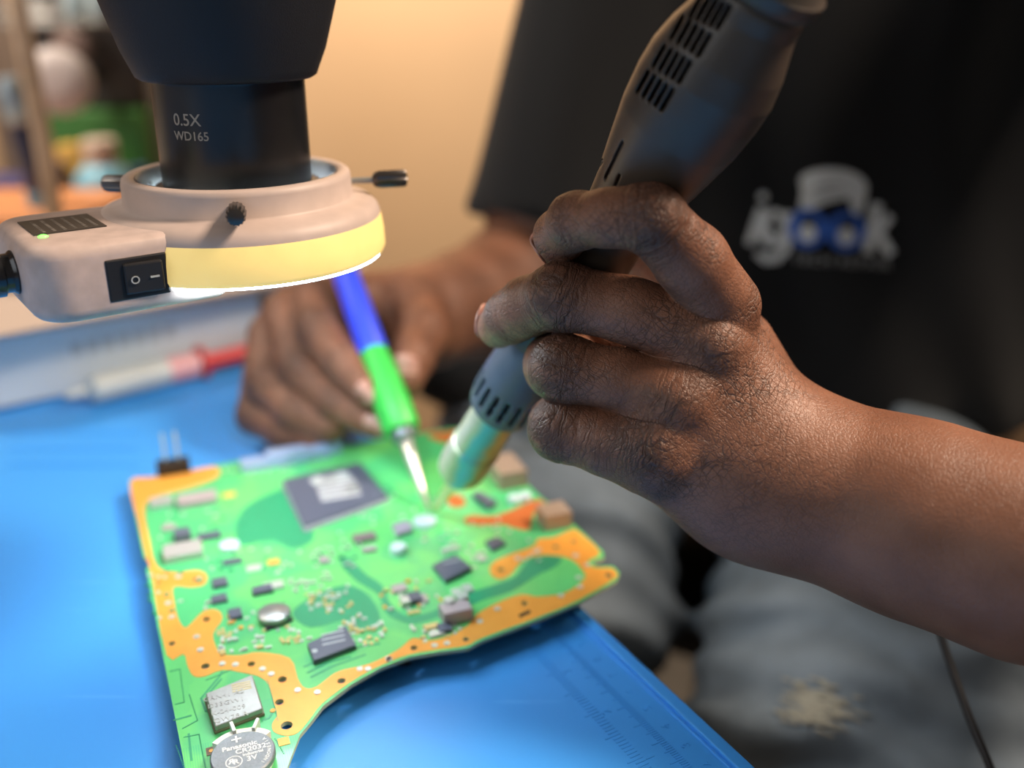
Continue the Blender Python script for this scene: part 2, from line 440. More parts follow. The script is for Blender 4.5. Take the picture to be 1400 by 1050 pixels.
dark = [[(516, 812), (528, 838), (545, 848), (567, 853), (607, 841), (640, 829), (665, 819), (700, 808), (735, 786), (757, 776), (768, 763), (742, 760), (722, 767),
         (704, 789), (680, 798), (640, 812), (607, 829), (567, 843), (547, 838), (532, 822), (522, 800), (500, 785), (480, 765), (466, 762), (468, 775), (490, 796)],
        [(340, 690), (395, 668), (410, 700), (430, 735), (400, 750), (372, 738), (330, 745), (322, 720)],
        [(420, 820), (470, 800), (505, 815), (520, 850), (492, 862), (470, 848), (425, 858), (400, 840)]]
for L in dark:
    link('copper_plane', flat([[B(*p) for p in smooth_loop(L, 3)]], ZB, ZB + .00008), m_dgr, board, label='dark green copper plane under the mask')
# stitched outlines near the near-left corner of the board
st = []
def dash(a, b, n, r=.00025):
    a, b = B(*a), B(*b)
    for i in range(n):
        q = a + (b - a) * (i / max(1, n - 1)); st.append(prism(circ(q, r, 6), ZB, ZB + .00015))
for a, b, n in (((233, 918), (246, 915), 8), ((246, 915), (252, 960), 22), ((252, 960), (240, 963), 8), ((259, 950), (270, 985), 20), ((270, 985), (250, 996), 12),
                ((252, 1008), (272, 1004), 10), ((272, 1004), (281, 1050), 26), ((366, 930), (380, 985), 30), ((376, 1010), (388, 1030), 10), ((282, 930), (318, 915), 20), ((241, 1020), (252, 1050), 12)):
    dash(a, b, n)
o = link('stitching_vias', merge(st), m_dgr, board); o['kind'] = 'stuff'
st = []
for pl in ([(294, 975), (281, 972), (275, 955), (300, 925), (304, 918)], [(297, 970), (285, 967), (280, 955), (303, 928)], [(358, 985), (368, 982), (373, 974)],
           [(237, 985), (262, 978)], [(258, 1003), (262, 1040)], [(420, 920), (450, 905), (480, 898)], [(425, 926), (455, 911), (500, 895)], [(415, 912), (470, 888), (520, 880)]):
    for i in range(len(pl) - 1):
        a, b = B(*pl[i]), B(*pl[i + 1]); d = (b - a) / np.linalg.norm(b - a); nn = np.array([-d[1], d[0]]) * .00035
        st.append(prism([a - nn, b - nn, b + nn, a + nn], ZB, ZB + .0001))
o = link('tracks', merge(st), m_dgr, board); o['kind'] = 'stuff'
m_tin = mat('bright_tin', (.60, .66, .62), .35, metal=.4)
m_slv = mat('silver_can', (.40, .41, .40), .34, metal=.6, noise_amt=.15, noise_scale=150, bump=.15, bump_scale=700)
m_chip = mat('charcoal_chip_resin', (.085, .10, .15), .42, spec=.6)
m_blk = mat('black_plastic', (.012, .012, .014), .4)
m_ptxt = mat('pale_print', (.50, .53, .56), .6)
vias_px = [(244, 789), (230, 825), (235, 844), (269, 871), (274, 889), (304, 908), (322, 909), (359, 915), (371, 922), (407, 944), (434, 947), (503, 915), (532, 902),
        (492, 915), (531, 901), (594, 883), (611, 880), (656, 850), (680, 833), (767, 815), (793, 803), (791, 790), (803, 773), (787, 760), (733, 755), (708, 764)]
for x, y in vias_px:
    link('via_pad', prism(circ(B(x, y), .00115 + .0004 * (950 - y) / 300, 10), ZB, ZB + .0004), m_tin, board)
link('slot_dark', flat([[B(*p) for p in ((709, 841), (724, 834), (726, 838), (711, 845))]], ZB + .0001, ZB + .0002), m_blk, board)  # flat black patch painting the dark inside a slot hole
def comp(name, quad, h, m, label=None, z0=None, bev=.0003):
    zt = ZB + h; pts = [G(x, y, zt)[:2] for x, y in quad]
    me = prism(pts, ZB if z0 is None else z0, zt, bev)
    return link(name, me, m, board, label=label)
def rect(cx, cy, wu, wv, rot=0, z=ZB):
    c = G(cx, cy, z)[:2]; ca, sa = math.cos(rot), math.sin(rot)
    u = eu * ca + evv * sa; v = -eu * sa + evv * ca
    return [c - u * wu - v * wv, c + u * wu - v * wv, c + u * wu + v * wv, c - u * wu + v * wv]
def onboard(name, cx, cy, wu, wv, h, m, label=None, rot=0, parent=None, z0=ZB, bev=.0002):
    return link(name, prism(rect(cx, cy, wu / 2, wv / 2, rot), z0, z0 + h, bev), m, parent or board, label=label)
# the big processor
cpu = comp('processor_chip', [(387, 655), (492, 632), (531, 678), (416, 718)], .0026, m_chip, 'large grey processor chip with silver print')
comp('chip_carrier', [(384, 660), (494, 636), (535, 683), (416, 726)], .0012, mat('grey_carrier', (.30, .33, .36), .5), 'pale grey carrier under the processor chip')
ztop = ZB + .0026
def print_on(parent, s, px, py, size, z, rot=0, m=None, ext=.00008, off=0):
    c = G(px, py, z)[:2]; t = text_me(s, size, ext, offset=off)
    ca, sa = math.cos(rot), math.sin(rot)
    u = eu * ca + evv * sa; v = -eu * sa + evv * ca
    t.transform(frame_at((c[0], c[1], z + .00005), (*u, 0), (*(-v), 0)))
    return link('print', t, m or m_ptxt, parent)
m_wht = mat('silver_print', (.45, .50, .52), .5)
for cx, cy, r in ((436, 657, .0042), (452, 655, .0034), (467, 650, .0042), (482, 667, .0034)):
    link('print', prism(circ(G(cx, cy, ztop)[:2], r, 16), ztop - .0001, ztop + .0001), m_wht, cpu)
for k in range(5):
    onboard('print', 458 + k * 2.2, 665 + k * 5.2, .019, .0022, .0001, m_ptxt, parent=cpu, z0=ztop, bev=0)
mem = comp('memory_chip', [(420, 879), (473, 855), (487, 881), (429, 903)], .0022, m_chip, 'dark oblong memory chip with white dots')
for k in range(3): onboard('print', 455 + k, 872 + k * 6.5, .0085, .0008, .0001, m_ptxt, parent=mem, z0=ZB + .0022, bev=0)
link('print', prism(circ(G(430, 890, ZB + .0022)[:2], .0011), ZB + .0021, ZB + .0023), m_wht, mem)
c = comp('control_chip', [(591, 772), (623, 757), (645, 775), (609, 793)], .0022, m_chip, 'square dark chip near the middle of the board')
onboard('print', 617, 774, .007, .0007, .0001, m_ptxt, parent=c, z0=ZB + .0022, bev=0)
comp('control_chip', [(663, 739), (681, 733), (692, 741), (673, 751)], .0018, m_chip, 'small dark chip left of the rust red copper')
comp('driver_chip', [(646, 674), (655, 670), (679, 684), (668, 691)], .003, m_chip, 'dark oblong part under the nozzle')
comp('driver_chip', [(535, 716), (558, 710), (565, 722), (542, 730)], .0024, mat('grey_mauve_part', (.34, .31, .40), .45), 'grey mauve block left of the pale pad')
m_whd = mat('pale_blue_cap', (.62, .76, .84), .35, metal=.2)
for x, y, r, h, lb in ((581, 716, .0052, .0022, 'large pale disc below the hot nozzle'), (545, 755, .0036, .0034, 'pale round capacitor'), (314, 749, .0042, .0022, 'pale blue disc in the left half'),
                   (703, 686, .003, .003, 'round silver capacitor at far right'), (718, 683, .003, .003, 'second round silver capacitor at far right')):
    link('round_capacitor', lathe([(r, 0), (r, h * .85), (r * .86, h)], 20, at=(*G(x, y, ZB)[:2], ZB)), m_whd, board, label=lb, smooth=40)
# coil: square base and round can
cb = comp('coil', [(352, 834), (388, 823), (401, 846), (364, 861)], .0010, m_blk, 'square black coil with a round silver top')
cc = G(375, 840, ZB + .002)
link('coil_cap', lathe([(.0058, 0), (.0062, .0004), (.0062, .0021), (.0056, .0026)], 32, at=(cc[0], cc[1], ZB + .0009)), m_slv, cb, smooth=40, label='silver round top')
# metal shielded module
zt = ZB + .0034
mod = comp('shielded_module', [(281, 948), (345, 922), (359, 968), (294, 993)], .0034, m_slv, 'square silver shielded radio module with faint print', z0=ZB + .0012, bev=.0004)
comp('module_base', [(279, 955), (347, 928), (362, 975), (293, 1001)], .0012, mat('dark_olive_base', (.12, .13, .08), .6), 'dark olive base under the silver module')
m_etch = mat('etched_grey_print', (.36, .36, .34), .5, metal=.4)
for k, s in enumerate(('CRN41 A2', 'D33GW1', 'K-24-009', 'QW78 R')):
    print_on(mod, s, 306 + k * 3.2, 951 + k * 10, .0030, zt, m=m_etch)
c = G(330, 938, zt)[:2]
dots = []
for i in range(8):
    for j in range(8):
        if (i * 7 + j * 5 + i * j) % 3: continue
        q = c + eu * (i - 4) * .0007 + evv * (j - 4) * .0007; dots.append(prism([q, q + eu * .0006, q + eu * .0006 + evv * .0006, q + evv * .0006], zt, zt + .00008))
for i in range(0):
    pass
m_gold = mat('gold_print', (.62, .50, .22), .45, metal=.4)
for k in range(4):
    q = c + evv * (k - 1.5) * .0012
    link('print', prism([q - eu * .0032, q + eu * .0032, q + eu * .0032 + evv * .0005, q - eu * .0032 + evv * .0005], zt, zt + .0001), m_gold, mod)
# coin cell holder
hc = G(332, 1030, ZB + .0040); cz = ZB + .0010; R0 = .0100
hold = link('battery_holder', lathe([(.0092, 0), (.0092, .0008)], 32, at=(hc[0], hc[1], ZB)), mat('pale_holder', (.72, .73, .68), .45), board, label='white and silver holder clips round the coin cell')
def arc_clip(a0, a1, r0, r1, z0, z1, n=10):
    o_ = [(hc[0] + r1 * math.cos(a), hc[1] + r1 * math.sin(a)) for a in np.linspace(a0, a1, n)]
    i_ = [(hc[0] + r0 * math.cos(a), hc[1] + r0 * math.sin(a)) for a in np.linspace(a1, a0, n)]
    return prism(o_ + i_, z0, z1)
def wd(x, y):
    q = G(x, y, ZB + .003)[:2] - hc[:2]; return math.atan2(q[1], q[0])
a_l, a_r, a_m = wd(298, 1008), wd(368, 998), wd(335, 990)
link('clip', arc_clip(a_l + .25, a_l - .35, .0102, .0122, ZB + .0008, ZB + .0036), MATS['pale_holder'], hold)
link('clip', arc_clip(a_r + .45, a_r - .10, .0102, .0122, ZB + .0008, ZB + .0036), MATS['pale_holder'], hold)
for off in (-.32, .32):
    a = a_m + off * .9; q = hc[:2] + .0128 * np.array([math.cos(a), math.sin(a)])
    link('contact_tab', box((q[0], q[1], ZB + .0025), (.0012, .0048, .005), Matrix.Rotation(a - math.pi / 2, 3, 'Z'), .0002), m_tin, hold)
a = a_m; q = hc[:2] + .0118 * np.array([math.cos(a), math.sin(a)])
link('contact_bridge', box((q[0], q[1], ZB + .0022), (.0075, .0026, .0014), Matrix.Rotation(a - math.pi / 2, 3, 'Z'), .0003), mat('pale_gold', (.66, .60, .40), .4, metal=.5), hold)
# square copper test pads
onboard('test_pad', 388, 1014, .0036, .0036, .0002, m_org, 'orange square pad by the coin cell', bev=0)
onboard('test_pad', 289, 1027, .0032, .0036, .0002, mat('brown_pad', (.16, .09, .05), .5), 'brown square pad by the coin cell', bev=0)
link('test_pad', prism(circ(B(289, 1027), .0008), ZB, ZB + .0003), m_org, board)
link('test_pad', prism(circ(B(373, 972), .0009), ZB, ZB + .0003), m_org, board)
# bodies scattered on the left half, seen as soft blocks
m_pink = mat('mauve_block', (.42, .36, .38), .45, metal=.2)
m_met = mat('steel_block', (.55, .57, .58), .35, metal=.5)
for nm, x, y, wu, wv, h, m_, lb in (
  ('crystal', 221, 690, .010, .008, .0026, m_met, 'silver crystal can near the far left corner'),
  ('inductor', 270, 686, .018, .010, .0030, m_pink, 'mauve block near the far left corner'),
  ('regulator_chip', 250, 735, .007, .008, .0030, m_chip, 'small dark chip above the steel socket'),
  ('steel_socket', 251, 759, .016, .011, .0036, m_met, 'steel socket on the left side of the board'),
  ('regulator_chip', 286, 735, .010, .005, .0016, m_chip, 'small dark chip right of the steel socket'),
  ('resistor', 231, 723, .006, .004, .0012, m_pink, None), ('resistor', 318, 769, .008, .004, .0010, m_chip, None),
  ('resistor', 301, 799, .006, .006, .0016, m_chip, None), ('resistor', 300, 821, .006, .005, .0014, m_chip, None),
  ('resistor', 359, 809, .008, .005, .0018, m_chip, None), ('resistor', 322, 842, .005, .006, .0018, m_chip, None),
  ('resistor', 374, 803, .008, .005, .0014, m_tin, None), ('resistor', 347, 778, .006, .004, .0008, m_tin, None),
  ('resistor', 374, 769, .005, .004, .0004, m_org, None), ('resistor', 313, 677, .006, .004, .0004, m_org, None),
  ('regulator_chip', 498, 737, .010, .006, .0018, mat('brown_grey_part', (.22, .17, .18), .5), 'small brown grey part right of the processor'),
  ('resistor', 505, 752, .006, .004, .001, m_pink, None), ('resistor', 443, 767, .004, .005, .0012, m_pink, None),
  ('regulator_chip', 565, 821, .0065, .006, .0022, m_chip, 'small dark chip beside yellow parts'),
  ('resistor', 554, 827, .0035, .0045, .0028, m_tin, None), ('resistor', 546, 806, .006, .005, .0012, m_pink, None),
  ('resistor', 577, 820, .004, .006, .0010, m_pink, None), ('resistor', 566, 838, .005, .002, .0008, m_gold, None),
  ('resistor', 625, 812, .004, .005, .0012, m_tin, None), ('resistor', 639, 806, .004, .005, .0012, m_tin, None),
  ('resistor', 659, 765, .004, .004, .0010, m_tin, None), ('resistor', 616, 752, .008, .003, .0010, m_tin, None),
  ('electrolytic', 623, 845, .0115, .0075, .0055, m_pink, 'pinkish grey block with two pale ends near the front edge'),
  ('resistor', 608, 861, .005, .005, .0016, m_chip, None), ('resistor', 597, 868, .006, .003, .0010, m_tin, None), ('resistor', 590, 858, .006, .003, .0010, m_gold, None)):
    onboard(nm, x, y, wu, wv, h, m_, lb)
for x, y in ((615, 838), (633, 832)):
    link('electrolytic', lathe([(.0024, 0), (.0024, .0062), (.002, .0066)], 16, at=(*G(x, y, ZB)[:2], ZB)), m_tin, board, smooth=40)
# clusters of tiny parts
def cluster(cx, cy, n, su, sv, mats, hmax=.0009):
    for m_ in mats:
        L = []
        for _ in range(n // len(mats)):
            c0 = B(cx, cy) + eu * rnd.uniform(-su, su) + evv * rnd.uniform(-sv, sv)
            a, b_ = (.0010, .0006) if rnd.random() < .5 else (.0006, .0010)
            L.append(prism([c0 - eu * a - evv * b_, c0 + eu * a - evv * b_, c0 + eu * a + evv * b_, c0 - eu * a + evv * b_], ZB, ZB + rnd.uniform(.0002, hmax)))
        o = link('tiny_components', merge(L), m_, board); o['kind'] = 'stuff'
cluster(452, 822, 34, .009, .009, (m_tin, m_gold)); cluster(497, 862, 40, .008, .010, (m_tin, m_gold))
cluster(317, 876, 22, .005, .008, (m_tin, m_gold)); cluster(425, 797, 16, .008, .005, (m_tin,)); cluster(385, 870, 26, .010, .006, (m_gold, m_tin))
cluster(560, 815, 26, .012, .010, (m_tin, m_gold, m_org)); cluster(595, 862, 20, .010, .006, (m_tin, m_gold)); cluster(332, 850, 12, .005, .006, (m_tin, m_org))
cluster(680, 760, 14, .020, .010, (m_tin,)); cluster(640, 735, 18, .02, .012, (m_tin,)); cluster(350, 640, 14, .02, .006, (m_tin,)); cluster(440, 768, 16, .02, .01, (m_tin,))
cluster(260, 800, 26, .016, .02, (m_tin, m_dgr)); cluster(400, 760, 30, .03, .012, (m_tin, m_dgr)); cluster(270, 710, 20, .02, .02, (m_tin, m_dgr)); cluster(560, 690, 20, .03, .02, (m_tin,))
# connectors on the far and right edges
m_con = mat('pale_blue_connector', (.34, .45, .70), .4, metal=.2)
for k, (x, y, wu, h) in enumerate(((360, 637, .022, .004), (392, 630, .020, .006), (425, 624, .020, .005), (447, 616, .014, .006))):
    onboard('connector', x, y, wu, .009, h, m_con, 'pale blue connector on the far edge')
hd = onboard('header', 238, 645, .016, .008, .006, m_blk, 'black header at the far left edge with two tall pins')
for d in (-.003, .003):
    q = G(237, 643, ZB)[:2] + eu * d; link('pin', box((q[0], q[1], ZB + .013), (.0012, .0012, .016)), m_tin, hd)
m_brc = mat('brown_grey_socket', (.36, .27, .21), .45, metal=.3)
onboard('socket', 692, 655, .014, .022, .009, m_brc, 'brown grey socket at the far right edge')
onboard('socket', 757, 716, .013, .012, .008, m_brc, 'brown grey block socket on the right edge')
# feet and parts under the board that hold it off the mat
for x, y in ((230, 700), (600, 620), (760, 765), (300, 960), (540, 870), (420, 760)):
    q = B(x, y); link('underside_part', box((q[0], q[1], (ZB - .0013) / 2), (.012, .012, ZB - .0021), bev=.0005), m_blk, board)

# ------------------------------------------------------------------ coin cell
coin = thing('coin_cell', 'silver coin cell stamped with a plus sign, clipped in its holder on the board', 'battery', (hc[0], hc[1], cz))
m_coin = mat('brushed_steel_cell', (.22, .24, .26), .38, metal=.45, noise_amt=.25, noise_scale=1500, bump=.25, bump_scale=3000)
ct = cz + .0032
link('can', lathe([(.0088, 0), (.0092, .0002), (.0098, .0008), (.0100, .0010), (.0100, .0028), (.0096, .0032), (.0090, .00315)], 64, at=(hc[0], hc[1], cz)), m_coin, coin, smooth=35)
m_cp = mat('pale_stamped_print', (.75, .78, .78), .55)
def coin_txt(s, du, dv, size, off=.00004):
    t = text_me(s, size, .00003, offset=off)
    q = hc[:2] + eu * du + evv * dv
    t.transform(frame_at((q[0], q[1], ct + .00001), (*eu, 0), (*(-evv), 0)))
    link('lettering', t, m_cp, coin)
coin_txt('+', -.0012, -.0066, .0065); coin_txt('Panasonic', -.0006, -.0034, .00275, .00006); coin_txt('CR2032', .0026, -.0010, .0029)
coin_txt('Industrial', .0030, .0010, .0017); coin_txt('3V', .0024, .0032, .0030)
for k, ch in enumerate('INDONESIA'):
    a = .75 - k * .17
    q = hc[:2] + .0082 * (eu * math.cos(a + .1) + (-evv) * math.sin(a + .1) * -1)
    d = eu * math.cos(a + .1) + evv * math.sin(a + .1); tx = -eu * math.sin(a + .1) + evv * math.cos(a + .1)
    t = text_me(ch, .0016, .00003, offset=.00003); t.transform(frame_at((q[0], q[1], ct + .00001), (*(-tx), 0), (*(-d), 0))); link('lettering', t, m_cp, coin)
q = hc[:2] - eu * .0030 + evv * .0030
link('certification_mark', lathe([(.0026, 0), (.0026, .00005), (.0023, .00005), (.0023, 0)], 40, at=(q[0], q[1], ct), closed=False), m_cp, coin)
t = text_me('R', .0030, .00003, offset=.00006); t.transform(frame_at((q[0] + .0006, q[1], ct + .00001), (*eu, 0), (*(-evv), 0))); link('certification_mark', t, m_cp, coin)
t = text_me('R', .0030, .00003, offset=.00006); t.transform(frame_at((q[0] - .0009, q[1], ct + .00001), (*(-eu), 0), (*(-evv), 0))); link('certification_mark', t, m_cp, coin)
#@@SCOPE
# ================================================================== microscope and its ring light
AX = np.array([-.0976, .3529])
m_body = mat('charcoal_textured_paint', (.012, .013, .017), .55, spec=.35, bump=.5, bump_scale=2200)
m_lens = mat('black_anodised', (.008, .008, .009), .32, spec=.5, noise_amt=.5, noise_scale=60, col2=(.014, .014, .015))
scope = thing('microscope', 'black stereo microscope head pointing down above the circuit board', 'microscope', (AX[0], AX[1], .172))
link('body', lathe([(.010, .2075), (.0285, .2075), (.0302, .2085), (.0312, .211), (.0338, .217), (.0372, .2285), (.042, .245), (.052, .285), (.056, .330), (.050, .352), (.02, .36)], 72, at=(AX[0], AX[1], 0)), m_body, scope, smooth=50)
for s in (-1, 1):
    a = Vector((AX[0] + s * .028, AX[1] + .0, .34)); d = Vector((s * .1, .75, 1)).normalized()
    ep = link('eyepiece', lathe([(.019, 0), (.019, .05), (.016, .055), (.016, .09), (.02, .095), (.02, .12), (.012, .125)], 40, at=a, axis=d), m_body, scope, smooth=40)
link('arm', box((AX[0] - .21, AX[1] + .035, .335), (.36, .03, .03), Matrix.Rotation(-.155, 3, 'Z'), .004), m_body, scope)
link('post', lathe([(.012, 0), (.012, .40)], 32, at=(AX[0] - .38, AX[1] + .06, 0.0002)), MATS['silver_can'], scope, smooth=40)
link('lens_tube', lathe([(.0238, .1700), (.0256, .1705), (.0258, .1712), (.0258, .2065), (.0262, .2076), (.022, .2080)], 96, at=(AX[0], AX[1], 0)), m_lens, scope, smooth=40)
link('lens_flange', lathe([(.0250, .1690), (.0282, .1692), (.0285, .1702), (.0282, .1718), (.0255, .1724)], 96, at=(AX[0], AX[1], 0)), m_lens, scope, smooth=40)
m_eng = mat('engraved_grey', (.30, .27, .23), .7)
def tube_txt(s, size, px, zc):
    t = text_me(s, size, .00004, res=4, offset=.00004)
    # angle on the tube facing this image column
    ang = math.atan2(-AX[1], -AX[0]) + math.asin(max(-1, min(1, (px - 326) / 103.0)))
    for v in t.vertices:
        a = ang + v.co.x / .0258; r = .0258 + .00002 + v.co.z
        v.co = (AX[0] + r * math.cos(a), AX[1] + r * math.sin(a), zc + v.co.y)
    link('engraving', t, m_eng, scope)
tube_txt('0.5X', .0054, 268, .1961); tube_txt('WD165', .0040, 271, .1910)

ring = thing('ring_light', 'dusty beige ring light with glowing yellow skirt clamped round the black lens', 'lamp', (AX[0], AX[1], .145))
m_hous = mat('dusty_beige_plastic', (.58, .46, .41), .5, spec=.4, noise_amt=.10, noise_scale=90)
m_skirt = mat('backlit_yellow_plastic', (.75, .58, .22), .5, emit=(1.0, .70, .22), estr=.62, noise_amt=.1, noise_scale=120)
link('housing', lathe([(.0345, .1640), (.0350, .1752), (.0360, .1758), (.0382, .1757), (.0392, .1750), (.0396, .1735), (.0398, .1670), (.0405, .1662), (.0440, .1655), (.0470, .1645),
      (.0487, .1628), (.0494, .1610), (.0496, .1600), (.046, .1600), (.0345, .1600), (.0345, .1640)], 128, at=(AX[0], AX[1], 0), closed=False), m_hous, ring, smooth=50)
link('glowing_skirt', lathe([(.0345, .1599), (.0496, .1600), (.0500, .1585), (.0506, .1540), (.0508, .1485), (.0502, .1470), (.0497, .1468), (.0490, .1500), (.0350, .1500), (.0345, .1599)], 128, at=(AX[0], AX[1], 0), closed=False), m_skirt, ring, smooth=50, label='yellow plastic skirt lit from inside')
m_led = mat('cold_white_led_cover', (.9, .95, 1), .4, emit=(.80, .92, 1.0), estr=34)
link('light_cover', lathe([(.0355, .1500), (.0355, .1474), (.0490, .1474), (.0493, .1478), (.0493, .1500)], 128, at=(AX[0], AX[1], 0), closed=False), m_led, ring, smooth=50, label='cold white glowing cover on the underside')
link('cover_rim', lathe([(.0484, .1474), (.0484, .1460), (.0492, .1458), (.0497, .1464), (.0497, .1474)], 128, at=(AX[0], AX[1], 0), closed=False), mat('clear_rim', (.85, .95, 1), .2, emit=(.75, .92, 1), estr=16.0), ring, smooth=50)
link('inner_sleeve', lathe([(.0343, .1500), (.0338, .1530), (.0338, .1745), (.0345, .1755)], 96, at=(AX[0], AX[1], 0), closed=False), mat('white_inner', (.78, .84, .86), .4), ring, smooth=40)
# control box
dr = Vector((-.80, -.60, 0)); dn = Vector((.60, -.80, 0))
Rb = Matrix((-dr, dn, Vector((0, 0, 1)))).transposed()
Rb = Matrix((dr, -dn, Vector((0, 0, 1)))).transposed()
axv = Vector((AX[0], AX[1], 0))
def ctrl_pts(l0, l1, hw, r):
    pts = []
    for sx, sy, a0 in ((1, 1, 0), (0, 1, 90), (0, -1, 180), (1, -1, 270)):
        cx = (l1 - r) if sx else l0; cy = sy * (hw - (r if sx else 0))
        if sx:
            for k in range(8):
                a = math.radians(a0 + (k * 90 / 7 if True else 0)); 
                pts.append((cx + r * math.cos(a), cy + r * math.sin(a)))
        else: pts.append((cx, cy))
    return pts
raw = []
l0, l1, hw, r = .020, .0785, .0270, .012
for k in range(9):
    a = math.radians(-90 + k * 90 / 8); raw.append((l1 - r + r * math.cos(a), -.0315 + r + r * math.sin(a)))
for k in range(9):
    a = math.radians(k * 90 / 8); raw.append((l1 - r + r * math.cos(a), hw - r + r * math.sin(a)))
raw += [(l0, hw), (l0, -.0315)]
cp = [(axv + dr * a - dn * b)[:2] for a, b in raw]
bm = bmesh.new()
bm.from_mesh(prism(cp, .1400, .1645))
hor = [e for e in bm.edges if abs(e.verts[0].co.z - e.verts[1].co.z) < 1e-6]
bmesh.ops.bevel(bm, geom=hor, offset=.0045, segments=5, affect='EDGES', profile=.5)
m_ctrl = mat('dusty_beige_plastic_box', (.58, .46, .42), .5, spec=.4, noise_amt=.16, noise_scale=160)
link('control_box', bm_me(bm), m_ctrl, ring, smooth=50, label='beige control box on the side of the ring')
def boxpt(a, b, z): q = axv + dr * a + dn * b; q.z = z; return q
# power switch on the near side face
sw = link('power_switch', box(boxpt(.0482, .0312, .1520), (.0190, .0014, .0135), Rb, .0006), m_blk, ring, label='black rocker power switch')
link('rocker', box(boxpt(.0467, .0323, .1520), (.0120, .0022, .0098), Rb @ Matrix.Rotation(.10, 3, 'Z'), .0006), mat('black_rocker', (.02, .02, .022), .3), sw)
m_mark = mat('grey_mark', (.42, .45, .45), .5)
t = text_me('O', .0036, .0001); t.transform(frame_at(boxpt(.0497, .0335, .1516), -dr, (0, 0, 1))); link('switch_mark', t, m_mark, sw)
link('switch_mark', box(boxpt(.0437, .0339, .1520), (.0028, .0002, .0006), Rb), m_mark, sw)
# rating label, green lamp
lab = link('rating_label', box(boxpt(.0610, -.0005, .1647), (.0220, .0230, .0003), Rb), mat('black_label', (.03, .028, .026), .5), ring, label='black rating label with fine grey print')
L = []
for k in range(6):
    for j in range(9):
        L.append(box(boxpt(.0525 + k * .0032, -.0085 + j * .0021, .16487), (.0010, .0004 + .0013 * rnd.random(), .0001), Rb))
o = link('print', merge(L), mat('dull_print', (.20, .18, .16), .7), lab); o['kind'] = 'stuff'
gl = boxpt(.0700, .0135, .1635)
link('green_indicator', lathe([(.0015, 0), (.0015, .0012), (.0008, .0016)], 16, at=gl), mat('green_lamp', (.1, .8, .1), .3, emit=(.15, 1, .08), estr=4), ring, smooth=True, label='small lit green indicator')
# cable gland and lead
gp = boxpt(.076, .006, .1530)
m_gland = mat('chromed_black', (.03, .03, .034), .2, spec=.8, metal=.5)
link('cable_gland', lathe([(.0068, 0), (.0070, .003), (.0062, .004), (.0062, .006), (.0072, .0065), (.0072, .009), (.0060, .0095), (.0060, .013), (.0050, .015), (.0048, .024)], 32, at=gp, axis=dr), m_gland, ring, smooth=35)
link('lead', tube(smooth_path([gp + dr * .020, gp + dr * .05, gp + dr * .09 + Vector((-.02, .01, -.02)), (-.36, .30, .05), (-.46, .34, .02), (-.52, .44, .0075)], 8), .0028, 12), m_blk, ring, smooth=True)
# three thumb screws through the collar
def thumb(ang, length, z=.1700, turned=False):
    d = Vector((math.cos(ang), math.sin(ang), 0)); a = axv + d * .0335; a.z = z
    s_ = link('thumb_screw', lathe([(.0012, 0), (.0012, length)], 16, at=a, axis=d), m_slv, ring, smooth=40, label='steel thumb screw with dark knurled head')
    b = a + d * length
    me = lathe([(.0017, -.003), (.0026, -.002), (.0030, 0), (.0030, .0085), (.0026, .0095), (.0016, .0098)], 28, at=b, axis=d)
    for v in me.vertices:
        q = v.co - b; ax_ = d * q.dot(d); rr = q - ax_
        if rr.length > .0025:
            an = math.atan2(rr.dot(Vector((0, 0, 1))), rr.dot(Vector((0, 0, 1)).cross(d)))
            v.co = b + ax_ + rr * (1 + .06 * math.cos(an * 14))
    link('knob', me, mat('dark_steel', (.10, .09, .085), .3, metal=.8), s_, smooth=30)
vdir = math.atan2(-AX[1], -AX[0])          # from the ring towards the lens of the camera
thumb(vdir - .04, .0085); thumb(math.radians(172), .0085); thumb(math.radians(17), .0175)
#@@GUN
# ================================================================== hot air handpiece
gA, gT = P(595, 697, .455), P(955, 130, .290)
gL = float(np.linalg.norm(gT - gA)); gw = (gT - gA) / gL
def g_at(px):                                  # axis point seen at image column px
    dx = px - 595; t0 = dx / 360.0
    iz = 1 / .455 + (1 / .290 - 1 / .455) * t0; Z = 1 / iz
    py = 697 + (130 - 697) * t0; p = P(px, py, Z); return float((p - gA) @ gw), Z
view = (gA + gT) / 2 - np.array([0, 0, H]); view /= np.linalg.norm(view)
gf = -(view - (view @ gw) * gw); gf /= np.linalg.norm(gf)      # front of the handpiece
gs = np.cross(gw, gf)
if gs[0] < 0: gs = -gs
def prof(tab):
    out = []
    for px, hwid in tab:
        s, Z = g_at(px); out.append((s, hwid * Z / F))
    return out
gun = thing('hot_air_handpiece', 'black hot air handpiece with vent slots, steel nozzle on the board, held in a fist', 'hot air tool', tuple(gA))
m_gun = mat('worn_black_plastic', (.066, .053, .043), .34, spec=.45, noise_amt=.25, noise_scale=40, bump=.25, bump_scale=3500)
body_tab = prof([(735, 47), (755, 50), (780, 51), (810, 50), (840, 51), (868, 60), (900, 75), (930, 88), (955, 94), (975, 95), (995, 89), (1012, 80), (1026, 73), (1045, 71)])
bs = np.array([a for a, _ in body_tab]); br = np.array([b for _, b in body_tab])
